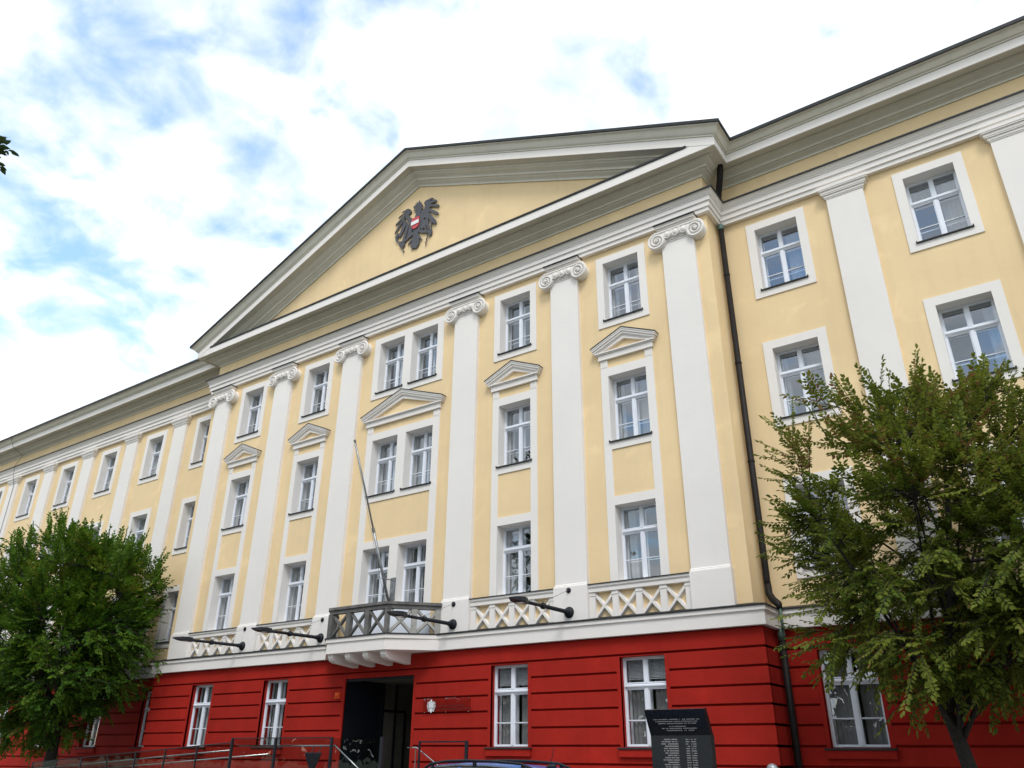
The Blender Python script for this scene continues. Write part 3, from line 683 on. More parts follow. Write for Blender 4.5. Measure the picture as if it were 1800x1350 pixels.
for p, q, n in segs:
    ang = math.atan2(q[1]-p[1], q[0]-p[0]); L = math.hypot(q[0]-p[0], q[1]-p[1])
    for k in range(n+1):
        if k == 0 and p != pr_[0]: continue
        t = k/n; t = min(max(t, 0.06 if p == pr_[0] else 0.0), 0.94 if q == pr_[3] else 1.0)
        post_at(p[0]+(q[0]-p[0])*t, p[1]+(q[1]-p[1])*t, ang if 0 < k < n else (ang+math.pi/8*0))
    for k in range(n):
        l = L/n
        for zz0, zz1 in ((5.0, 5.69), (5.69, 5.0)):
            for yb in (0.045,):
                mm = MB(); d = diag_bar(0.07, zz0, l-0.07, zz1, 0.0, -0.05, 0.11); d2 = diag_bar(0.07, zz0, l-0.07, zz1, 0.0, 0.05, 0.11)
                mm.add(d.v, d.f); mm.add(d2.v, [f[::-1] for f in d2.f])
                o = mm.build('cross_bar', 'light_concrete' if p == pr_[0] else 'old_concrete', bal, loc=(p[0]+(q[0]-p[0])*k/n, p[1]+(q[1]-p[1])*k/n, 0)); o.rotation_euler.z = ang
                if zz0 > zz1: o.location.z += 0.0015

# ---- downpipe in the right-hand corner
pts = [(12.62, 0.42, 18.63), (12.60, 0.46, 18.45), (12.48, 0.62, 18.15), (12.34, 0.80, 17.85), (12.26, 0.90, 17.6), (12.22, 0.96, 17.40)]
dp = MB().tube(pts, 0.10, 12).build('downpipe', 'pipe', B, smooth=True)
MB().tube([(12.22, 0.96, 16.80), (12.22, 0.96, 5.75), (12.225, 0.955, 5.55)], 0.085, 14).build('pipe_length', 'pipe', dp, smooth=True)
MB().tube([(12.225, 0.955, 5.62), (12.24, 0.93, 5.38), (12.36, 0.80, 5.20), (12.52, 0.66, 5.06), (12.555, 0.62, 4.95)], [0.09, 0.092, 0.092, 0.09, 0.06], 12).build('elbow', 'pipe', dp, smooth=True)
MB().tube([(12.555, 0.63, 4.98), (12.555, 0.63, 4.42)], 0.035, 8).build('pipe_length', 'patina', dp, smooth=True)
MB().tube([(12.53, 0.66, 4.50), (12.47, 0.74, 4.36), (12.45, 0.77, 4.22)], [0.04, 0.09, 0.088], 12).build('hopper', 'patina', dp, smooth=True)
MB().tube([(12.45, 0.78, 4.3), (12.45, 0.78, 0.12)], 0.085, 14).build('pipe_length', 'pipe', dp, smooth=True)
for z in (16.74,): MB().tube([(12.22, 0.96, 16.79), (12.22, 0.96, 16.62)], 0.094, 14).build('pipe_collar', 'patina', dp)
for z in (14.9, 11.9, 8.9, 6.3): MB().tube([(12.22, 0.96, z), (12.22, 0.96, z+0.05)], 0.097, 14).build('pipe_collar', 'pipe', dp)
for z in (4.0, 2.6): MB().tube([(12.45, 0.78, z), (12.45, 0.78, z+0.05)], 0.097, 14).build('pipe_collar', 'pipe', dp)
# lightning conductor on the left wing
MB().tube([(-32.62, 0.02, 19.2), (-32.62, 0.3, 18.6), (-32.62, 1.0, 18.2), (-32.62, 0.72, 17.45), (-32.62, 0.82, 16.7), (-32.62, 0.97, 16.3), (-32.62, 0.97, 4.9)], 0.012, 5).build('lightning_conductor', 'pipe', B)

# ------------------------------------------------------------------ floodlight arms on the plinths
def facade_lamp(x, label):
    t = empty('facade_lamp', (x, -0.07, 5.24)); tag(t, label, 'lamp', 'lamps on long arms above the red floor')
    MB().lathe([(0.0,-0.11),(0.08,-0.10),(0.13,-0.07),(0.155,-0.02),(0.155,0.004)], (0,0,0), 'y', 18).build('wall_plate', 'black_metal', t, smooth=True)
    MB().tube([(0,-0.05,0), (0,-0.22,0.0), (0,-0.24,0.0), (0,-1.35,-0.015)], [0.08,0.07,0.056,0.052], 12).build('arm', 'black_metal', t, smooth=True)
    MB().tube([(0,-1.30,-0.015), (0,-2.25,-0.03)], 0.045, 12).build('arm', 'black_metal', t, smooth=True)
    MB().tube([(0,-1.27,-0.014), (0,-1.30,-0.014), (0,-1.38,-0.016), (0,-1.41,-0.016)], [0.06,0.085,0.085,0.06], 12).build('collar', 'black_metal', t)
    MB().tube([(0,-1.34,0.04), (0,-1.34,0.10)], 0.012, 6).build('eyelet', 'black_metal', t)
    h = MB()
    pl_ = [(0.0,-2.92),(0.05,-2.84),(0.16,-2.62),(0.18,-2.40),(0.13,-2.22),(0.055,-2.12),(-0.055,-2.12),(-0.13,-2.22),(-0.18,-2.40),(-0.16,-2.62),(-0.05,-2.84)]
    n = len(pl_); zt = lambda y: 0.03 + 0.045*max(0, min(1, (y+2.92)/0.45)) - 0.05
    tp = lambda y: max(0.0, min(1.0, (y+2.92)/0.42))**0.7
    h.v = [(p[0], p[1], -0.03-0.05*tp(p[1])) for p in pl_] + [(p[0]*0.75, p[1], -0.022+0.075*tp(p[1])) for p in pl_]
    h.f = [tuple(range(n)), tuple(range(2*n-1, n-1, -1))] + [(i, i+n, (i+1)%n+n, (i+1)%n) for i in range(n)]
    hd = h.build('lamp_head', 'black_metal', t)
    MB().prism_xy([(0.09,-2.50),(0.10,-2.32),(-0.10,-2.32),(-0.09,-2.50)], -0.092, -0.083).build('lens', 'lamp_lens', hd)
    MB().lathe([(0.0,-0.05),(0.04,-0.045),(0.075,-0.02),(0.075,0.003)], (0,0,0.60), 'y', 14).build('stay_plate', 'black_metal', t, smooth=True)
    MB().tube([(0,-0.04,0.60), (0,-1.34,0.08)], 0.007, 5).build('stay_wire', 'zinc', t)
facade_lamp(-7.06, 'black spear-shaped lamp arm nearest the left tree')
facade_lamp(-2.92, 'black spear-shaped lamp arm just left of the balcony')
facade_lamp(2.86, 'black spear-shaped lamp arm crossing the right side of the balcony')
facade_lamp(6.97, 'black spear-shaped lamp arm farthest right, on the fifth pilaster base')

# ------------------------------------------------------------------ flagpole on the balcony
t = empty('flagpole', (0, 0.06, 6.19)); tag(t, 'bare grey metal flagpole leaning out over the balcony', 'flagpole')
d = Vector((0, -2.12-0.06, 11.16-6.19)); U = lambda s: tuple(d*s)
MB().tube([U(-0.06), U(0.45)], 0.045, 12).build('lower_pole', 'zinc', t, smooth=True); MB().tube([U(0.44), U(1.0)], 0.030, 12).build('upper_pole', 'zinc', t, smooth=True)
MB().tube([U(0.43), U(0.455)], 0.055, 12).build('collar', 'zinc', t); MB().tube([U(0.995), U(1.008)], 0.045, 10).build('finial', 'zinc', t)
MB().box(0.02, 0.22, 0.0, 0.045, -0.22, 0.78).build('wall_plate', 'zinc', t); MB().tube([(0.1,0.0,0.70), (0.0,-0.33,0.72)], 0.022, 8).build('strut', 'zinc', t); MB().tube([(0.06,-0.35,0.72),(-0.06,-0.35,0.72)], 0.02, 8).build('clamp', 'zinc', t)
MB().tube([(-0.06, -0.02, -0.25), (-0.05, d.y*0.98+0.0, d.z*0.985)], 0.005, 4).build('halyard', 'zinc', t)

# ------------------------------------------------------------------ eagle in the pediment
YE = YW - 0.075
def ez(pts, y=YE):                                  # outline measured in a 9x enlargement of the photograph
    r = []
    for a, b_ in pts:
        p = at_y(660 + a/9, 320 + b_/9, y); r.append((p.x, p.z))
    return r
eg = empty('eagle_coat_of_arms', (0, YW, 21.4)); tag(eg, 'dark grey heraldic eagle with red-white-red shield in the gable', 'emblem')
ecount = [0]
def epart(name, polys, mat='eagle_grey', parent=None, lift=0.0, th=0.035):
    m = MB()
    for p in polys:
        ecount[0] += 1; e = 0.0011*(ecount[0] % 17)
        m.prism_xz([(x, z-21.4) for x, z in ez(p)], YE-YW-lift-e, YE-YW+th-e)
    return m.build(name, mat, parent or eg)
epart('wing', [[(485,432),(525,420),(562,440),(572,475),(545,492),(528,520),(545,555),(600,580),(592,690),(560,690),(525,640),(492,590),(465,545),(442,500),(465,470)],
  [(470,460),(412,492),(438,462),(490,440)], [(455,500),(362,582),(378,545),(470,480)], [(475,540),(316,702),(322,668),(455,520)], [(470,580),(303,832),(308,795),(450,550)],
  [(455,600),(500,640),(415,830),(380,890),(372,850)], [(500,640),(535,680),(470,900),(425,985),(415,950)], [(535,690),(585,725),(565,840),(515,905),(495,885)]])
epart('wing', [[(700,545),(730,470),(772,415),(785,372),(768,340),(790,298),(830,275),(862,300),(875,345),(865,400),(850,430),(840,470),(830,510),(800,545),(770,575),(745,610),(715,630)],
  [(815,290),(885,250),(922,254),(870,295),(850,310)], [(845,312),(940,273),(970,283),(967,307),(865,348)], [(858,350),(1000,352),(1007,372),(1003,392),(862,388)], [(848,412),(990,474),(998,510),(970,513),(845,465)],
  [(838,475),(955,598),(967,650),(935,668),(905,640),(880,620),(800,530)], [(790,540),(830,555),(858,735),(825,748),(800,650)], [(745,600),(795,590),(808,745),(768,735),(750,690)], [(700,600),(748,590),(752,735),(735,760),(700,700)]])
epart('head', [[(620,560),(640,505),(622,482),(650,455),(592,445),(640,430),(600,412),(606,378),(640,368),(622,345),(650,345),(655,313),(676,330),(695,288),(706,320),(728,325),(724,350),(748,360),(738,390),(752,402),(727,430),(732,460),(712,480),(714,512),(695,560)]])
epart('body', [[(590,585),(640,550),(705,545),(720,640),(705,740),(672,800),(610,800),(585,745)]])
epart('tail', [[(602,785),(668,785),(690,840),(735,905),(725,914),(685,890),(694,950),(672,1000),(640,1048),(612,1040),(575,1062),(552,1030),(570,960),(590,918),(508,1008),(520,968),(590,870)]])
epart('leg', [[(590,780),(600,830),(540,880),(460,950),(430,940),(470,900),(560,820)], [(368,950),(440,925),(465,980),(430,1042),(398,1040),(372,1000)]])
epart('leg', [[(675,755),(720,750),(760,760),(830,752),(852,735),(892,738),(894,800),(862,858),(835,850),(838,802),(720,806),(690,790)]])
epart('sickle', [[(388,808),(345,820),(312,870),(322,935),(362,965),(388,968),(352,922),(345,882),(370,850),(402,832)]])
epart('hammer', [[(872,690),(886,640),(896,644),(886,700),(890,745),(876,745)], [(858,612),(900,600),(912,640),(868,648)]])
epart('shield', [[(583,592),(702,540),(697,650),(682,700),(642,738),(602,750),(574,722)]], 'flag_red', None, 0.03)
epart('stripe', [[(579,650),(698,592),(694,648),(575,706)]], 'flag_white', None, 0.052)
for a in ([(822,822),(812,850),(824,872),(800,900),(808,930),(786,955),(800,975),(790,1002)], [(412,1050),(436,1066),(428,1086),(452,1100),(440,1116)]):
    q = [Vector((x, YE-YW+0.01, z-21.4)) for x, z in ez(a)]; MB().tube(q, 0.022, 5).build('chain', 'eagle_grey', eg)

# ------------------------------------------------------------------ plaque, warning light
t = empty('name_plaque', (2.74, RY-0.04, 2.96)); tag(t, 'dark red glass name plaque with white eagle emblem beside the entrance', 'sign')
MB().add([(-0.88,0,-0.22),(0.90,0,-0.22),(0.90,0,0.215),(-0.88,0,0.215)],[(0,1,2,3)]).build('glass_plate', 'plaque_glass', t)
for x in (-0.80, 0.0, 0.83):
    for z in (-0.18, 0.175): MB().lathe([(0.0,-0.012),(0.014,-0.01),(0.014,0.045)], (x,0,z), 'y', 8).build('stud', 'steel', t)
m = MB()
ecx, ecz = -0.56, -0.01
m.prism_xz([(ecx-0.03,ecz-0.04),(ecx+0.03,ecz-0.04),(ecx+0.035,ecz+0.10),(ecx+0.015,ecz+0.19),(ecx-0.02,ecz+0.18),(ecx-0.05,ecz+0.15),(ecx-0.035,ecz+0.10)], -0.006, -0.001)
m.prism_xz([(ecx-0.03,ecz-0.05),(ecx+0.03,ecz-0.05),(ecx+0.055,ecz-0.13),(ecx,ecz-0.19),(ecx-0.055,ecz-0.13)], -0.0065, -0.001)
for s in (-1, 1):
    m.prism_xz([(ecx+s*0.025,ecz-0.02),(ecx+s*0.045,ecz+0.10),(ecx+s*0.06,ecz+0.135),(ecx+s*0.085,ecz+0.13),(ecx+s*0.08,ecz+0.02),(ecx+s*0.06,ecz-0.06)], -0.0055, -0.001)
    for i in range(7):
        zr_ = ecz + 0.125 - 0.036*i; xo = 0.15 + 0.012*math.sin(i*0.6) - 0.012*max(0, i-3); m.prism_xz([(ecx+s*0.055,zr_),(ecx+s*0.055,zr_-0.022),(ecx+s*xo,zr_-0.03-0.004*i),(ecx+s*xo,zr_-0.010-0.004*i)], -0.005-0.0002*i, -0.001)
    m.prism_xz([(ecx+s*0.03,ecz-0.07),(ecx+s*0.10,ecz-0.12),(ecx+s*0.09,ecz-0.15),(ecx+s*0.03,ecz-0.10)], -0.0068, -0.001)
m.build('emblem', 'emblem_white', t)
def text_mesh(s, size, align='LEFT', extr=0.0):
    c = bpy.data.curves.new('txt', 'FONT'); c.body = s; c.size = size; c.align_x = align; c.extrude = extr; c.resolution_u = 2
    o = bpy.data.objects.new('txt', c); COL.objects.link(o); dg = bpy.context.evaluated_depsgraph_get()
    me = bpy.data.meshes.new_from_object(o.evaluated_get(dg)); bpy.data.objects.remove(o); return me
for i, s in enumerate(('LANDESGERICHT KLAGENFURT', 'STAATSANWALTSCHAFT KLAGENFURT')):
    me = text_mesh(s, 0.075); put('lettering', me, 'plaque_text', t, (-0.38, -0.004, -0.035-0.085*i), (math.pi/2, 0, 0))
t = empty('warning_light', (-1.82, RY, 3.37)); tag(t, 'small orange warning light on the red wall left of the entrance', 'warning light')
MB().box(-0.10, 0.10, -0.05, 0.0, -0.09, 0.09).build('housing', 'orange', t); MB().lathe([(0.0,-0.11),(0.04,-0.10),(0.06,-0.07),(0.06,-0.045)], (0,0,0.01), 'y', 12).build('lens', 'orange', t, smooth=True)

# ------------------------------------------------------------------ entrance landing, ramp, rails
land = empty('entrance_landing', (0, -1.6, 0)); tag(land, 'raised grey entrance landing with steps and ramp below the balcony', 'steps')
MB().box(-2.9, 1.75, -1.6, 1.50, 0.1, 0.9).build('platform', 'paving', land)
for k in range(5): MB().box(1.7501+0.3*k, 2.05+0.3*k, -1.6, 1.50, 0.1, 0.9-0.16*(k+1)).build('step', 'paving', land)
m = MB(); m.prism_xz([(-14.5,0.1),(-2.901,0.1),(-2.901,0.9),(-14.5,0.125)], -1.6, 0.1); m.build('ramp', 'paving', land)
YG = -3.1
def rail_post(m, x, y, z0, z1, w=0.05): m.box(x-w/2, x+w/2, y-w/2, y+w/2, z0, z1)
t = empty('glass_balustrade', (0, YG, 0.12)); tag(t, 'glass balustrade with dark steel posts in front of the entrance', 'railing')
zt = 2.04-0.12
for x in (-2.87, -0.95, 1.30): MB().box(x-0.03, x+0.03, -0.035, 0.035, 0, zt).build('post', 'dark_steel', t)
MB().box(3.08, 3.18, -0.03, 0.03, 0, zt+0.02).build('post', 'dark_steel', t)
MB().box(-2.9, 1.33, -0.02, 0.02, zt+0.001, zt+0.028).build('top_rail', 'dark_steel', t)
for a, b_ in ((-2.83,-0.99),(-0.91,1.26),(1.34,3.07)): MB().add([(a,0,0.1),(b_,0,0.1),(b_,0,zt-0.002),(a,0,zt-0.002)],[(0,1,2,3)]).build('glass_panel', 'clear_glass', t)
MB().tube([(-2.65,0.08,1.735),(1.36,0.08,1.735),(2.75,0.08,0.93)], 0.022, 8).build('handrail', 'steel', t, smooth=True)
t = empty('ramp_railing', (-8, YG, 0.12)); tag(t, 'glass ramp railing with thin steel handrails sloping down to the left tree', 'railing')
zr = lambda x: 1.93 - (1.93-1.50)*(-2.9-x)/7.6
for k in range(7):
    xa = -2.95-1.6*k; xb = xa-1.56
    MB().add([(xa+8,0,0.1),(xb+8,0,0.1),(xb+8,0,zr(xb)-0.12),(xa+8,0,zr(xa)-0.12)], [(3,2,1,0)]).build('glass_panel', 'clear_glass', t)
    MB().box(xb+8-0.02, xb+8+0.02, -0.02, 0.02, 0, zr(xb)-0.10).build('post', 'dark_steel', t)
MB().tube([(-2.9+8,0,zr(-2.9)-0.11),(-14.1+8,0,zr(-14.1)-0.11)], 0.016, 6).build('top_rail', 'dark_steel', t)
for dz, yy in ((-0.20, 0.07), (-0.30, 1.4)): MB().tube([(-2.9+8,yy,zr(-2.9)-0.11+dz),(-14.1+8,yy,zr(-14.1)-0.11+dz)], 0.02, 8).build('handrail', 'steel', t, smooth=True)
t = empty('step_handrail', (2.0, -0.5, 0.12)); tag(t, 'bent stainless handrail at the wall side of the entrance steps', 'handrail')
MB().tube([(-0.30,0,1.72),(0.05,0,1.72),(1.30,0,1.03),(1.55,0,1.03)], 0.021, 8).build('rail', 'steel', t, smooth=True)
for x, z in ((0.02,1.71),(1.28,1.03)): MB().tube([(x,0,z),(x,0,0.0)], 0.018, 8).build('post', 'steel', t)
t = empty('steel_frame_barrier', (3.08, -0.6, 0.12)); tag(t, 'rectangular dark steel frame standing right of the entrance below the plaque', 'barrier')
MB().box(-0.865,-0.82,-0.025,0.025,0,1.89).build('post','dark_steel',t); MB().box(0.80,0.885,-0.03,0.03,0,1.89).build('post','dark_steel',t); MB().box(-0.82,0.80,-0.02,0.02,1.845,1.885).build('top_bar','dark_steel',t)
t = empty('funnel_ashtray', (0.79, -3.24, 1.2)); tag(t, 'black funnel-shaped ashtray hanging on the entrance rail', 'ashtray')
MB().lathe([(0.0,-0.05),(0.03,-0.05),(0.30,0.46),(0.30,0.49),(0.26,0.49),(0.02,0.0)], (0,0,0), 'z', 4).build('cone', 'black_metal', t)
for x in (-0.14, 0.14): MB().tube([(x,0.05,0.46),(x,0.14,0.655)], 0.012, 6).build('hook', 'black_metal', t)

# ------------------------------------------------------------------ memorial stele
t = empty('memorial_stele', (12.3, -5.4, 0.12)); tag(t, 'black stone memorial stele with engraved name list and leaning top slab', 'memorial')
st_z = 1.985-0.12; ww = 0.555
MB().box(-ww, ww, 0.0, 0.16, 0, st_z).build('slab', 'granite_matt', t)
MB().add([(-ww,0.0,st_z),(ww,0.0,st_z),(ww-0.02,-0.17,st_z+0.41),(-ww-0.02,-0.17,st_z+0.41),(-ww,0.14,st_z),(ww,0.14,st_z),(ww-0.02,-0.03,st_z+0.43),(-ww-0.02,-0.03,st_z+0.43)],
         [(0,1,2,3),(5,4,7,6),(3,2,6,7),(0,3,7,4),(1,5,6,2),(0,4,5,1)]).build('top_slab', 'granite', t)
rl = random.Random(11)
def letter_row(m, x0, x1, z, h, y, sy=0.0, right=None):
    x = x0
    while x < x1:
        w = rl.uniform(0.5, 0.95)*h
        if rl.random() > 0.14:
            yy = y(z) if callable(y) else y; y2 = y(z+h) if callable(y) else y
            m.add([(x,yy,z),(min(x+w,x1),yy,z),(min(x+w,x1),y2,z+h*rl.uniform(.75,1)),(x,y2,z+h)], [(0,1,2,3)])
        x += w*1.35
m = MB()
for i in range(24): letter_row(m, -0.06-rl.uniform(0.17,0.33), -0.04, st_z-0.07-0.036*i, 0.017, -0.002); letter_row(m, 0.10, 0.17, st_z-0.07-0.036*i, 0.014, -0.002); letter_row(m, 0.20, 0.29, st_z-0.07-0.036*i, 0.014, -0.002)
yt = lambda z: -0.17*(z-st_z)/0.41 - 0.003
for i, (a, b_) in enumerate(((-0.44,0.42),(-0.40,0.38),(-0.36,0.35))): letter_row(m, a, b_, st_z+0.245-0.032*i, 0.016, yt)
for i, (a, b_) in enumerate(((-0.16,0.15),(-0.32,0.34),(-0.24,0.29))): letter_row(m, a, b_, st_z+0.135-0.032*i, 0.016, yt)
m.build('engraving', 'engraving', t)

# ------------------------------------------------------------------ round-headed post
t = MB().lathe([(0.06,0.0),(0.06,1.30),(0.075,1.32),(0.085,1.36),(0.085,1.39),(0.065,1.425),(0.03,1.445),(0.0,1.45)], (0,0,0), 'z', 18).build('street_post', 'zinc', None, True, loc=(14.14, -6.3, 0.12))
tag(t, 'slim grey round-headed post on the pavement right of the memorial', 'post')

# ------------------------------------------------------------------ parked car
def build_car():
    t = empty('parked_car', (9.62, -8.05, -0.0)); tag(t, 'blue car with dark roof rails and aerial parked in front of the entrance', 'car')
    # sections along x (front at low x): (x, half width low, half width belt, half width roof, z floor, z belt, z roof)
    W = 0.90
    prof = [(-2.15,.62,.45,.62,.70),(-2.10,.30,.62,.80,.78),(-1.95,.24,.84,.86,.88),(-1.6,.22,.88,.88,.96),(-1.05,.22,.90,.90,1.02),(-0.7,.22,.90,.90,1.04),(0.0,.22,.90,.90,1.05),(0.9,.22,.90,.90,1.06),(1.7,.22,.90,.90,1.06),(2.1,.26,.86,.88,1.05),(2.24,.32,.78,.84,1.0),(2.28,.5,.6,.7,.9)]
    m = MB(); n = 8
    for x, z0, wl_, wb, zb in prof:
        zm = (z0+zb)/2
        sec = [(-wl_*.9,z0),(-wb,z0+.12),(-wb-.01,zm),(-wb*.97,zb-.03),(-wb*.9,zb),(wb*.9,zb),(wb*.97,zb-.03),(wb+.01,zm),(wb,z0+.12),(wl_*.9,z0)]
        n = len(sec); m.v += [(x, y, z) for y, z in sec]
    for i in range(len(prof)-1):
        for k in range(n): m.f.append((i*n+k, i*n+(k+1)%n, (i+1)*n+(k+1)%n, (i+1)*n+k))
    m.f.append(tuple(range(n))); m.f.append(tuple((len(prof)-1)*n+k for k in range(n-1,-1,-1)))
    body = smooth_by_angle(m.build('body', 'car_blue', t), 40)
    # greenhouse
    g = MB(); gp = [(-1.12,.80,1.0,.80,1.0),(-0.42,.80,1.02,.60,1.42),(-0.15,.80,1.03,.58,1.49),(0.3,.80,1.03,.585,1.515),(0.9,.80,1.04,.585,1.51),(1.5,.80,1.04,.57,1.475),(1.86,.78,1.04,.55,1.40),(2.14,.76,1.03,.70,1.05)]
    for x, wb, zb, wr, zr_ in gp: g.v += [(x,-wb,zb),(x,-wr-.03,zr_-.05),(x,-wr+.04,zr_),(x,wr-.04,zr_),(x,wr+.03,zr_-.05),(x,wb,zb)]
    for i in range(len(gp)-1):
        for k in range(5): g.f.append((i*6+k, i*6+k+1, (i+1)*6+k+1, (i+1)*6+k))
    smooth_by_angle(g.build('windows', 'car_glass', t), 40)
    r = MB(); rp = [(-0.40,.58,1.435),(-0.15,.57,1.502),(0.3,.575,1.527),(0.9,.575,1.522),(1.5,.56,1.487),(1.88,.54,1.415),(2.02,.54,1.375)]
    for x, w, z in rp: r.v += [(x,-w-.02,z-.05),(x,-w+.05,z),(x,-w*.4,z+.018),(x,w*.4,z+.018),(x,w-.05,z),(x,w+.02,z-.05)]
    for i in range(len(rp)-1):
        for k in range(5): r.f.append((i*6+k, i*6+k+1, (i+1)*6+k+1, (i+1)*6+k))
    smooth_by_angle(r.build('roof', 'car_blue', t), 40)
    for s in (-1, 1):
        MB().tube([(-0.35,s*.55,1.455),(-0.22,s*.545,1.525),(0.1,s*.545,1.562),(0.5,s*.545,1.575),(1.0,s*.545,1.568),(1.5,s*.54,1.54),(1.72,s*.54,1.47)], 0.02, 8).build('roof_rail', 'black_metal', t, smooth=True)
        for x, z in ((-0.2,1.5),(0.65,1.53),(1.55,1.48)): MB().box(x-.03,x+.03,s*.545-.012,s*.545+.012,z-.02,z+.045).build('rail_foot','black_metal',t)
        for pts_ in ([(-1.08,s*.80,1.02),(-0.42,s*.625,1.40)], [(0.42,s*.80,1.05),(0.42,s*.615,1.47)], [(1.35,s*.80,1.06),(1.42,s*.60,1.45)], [(2.1,s*.74,1.06),(1.86,s*.57,1.38)]): MB().tube(pts_, 0.03, 6).build('pillar', 'car_blue', t)
        MB().add([(-2.13,s*.50,.60),(-2.02,s*.78,.62),(-1.98,s*.80,.78),(-2.10,s*.50,.74)], [(0,1,2,3) if s>0 else (3,2,1,0)]).build('headlight','lamp_lens',t)
        MB().box(2.16,2.26,min(s*.60,s*.80),max(s*.60,s*.80),.72,.98).build('tail_light','lamp_red',t)
        MB().box(-0.78,-0.60,min(s*.90,s*1.06),max(s*.90,s*1.06),1.02,1.16).build('mirror','car_blue',t)
        for x in (0.15, 1.12): MB().box(x,x+.16,min(s*.905,s*.93),max(s*.905,s*.93),.86,.885).build('door_handle','car_blue',t)
    MB().tube([(1.62,0,1.49),(1.70,0,1.50),(1.78,0,1.50)], [0.02,0.04,0.03], 8).build('aerial_base','black_metal',t); MB().tube([(1.69,0,1.52),(1.76,0,1.79)], [0.006,0.004], 6).build('aerial','black_metal',t)
    MB().box(-2.17,-2.155,-.26,.26,.44,.55).build('number_plate','plate_white',t); MB().box(2.285,2.30,-.26,.26,.62,.73).build('number_plate','plate_white',t)
    for x in (-1.35, 1.32):
        for s in (-1, 1):
            w = MB().lathe([(.20,-.09),(.30,-.10),(.325,-.07),(.33,0),(.325,.07),(.30,.10),(.20,.09)], (0,0,0), 'y', 24).build('wheel','rubber',t,True,loc=(x,s*.82,.33))
            MB().lathe([(0.0,s*.085),(.06,s*.09),(.17,s*.07),(.205,s*.095)], (0,0,0), 'y', 20).build('rim','zinc',w)
build_car()

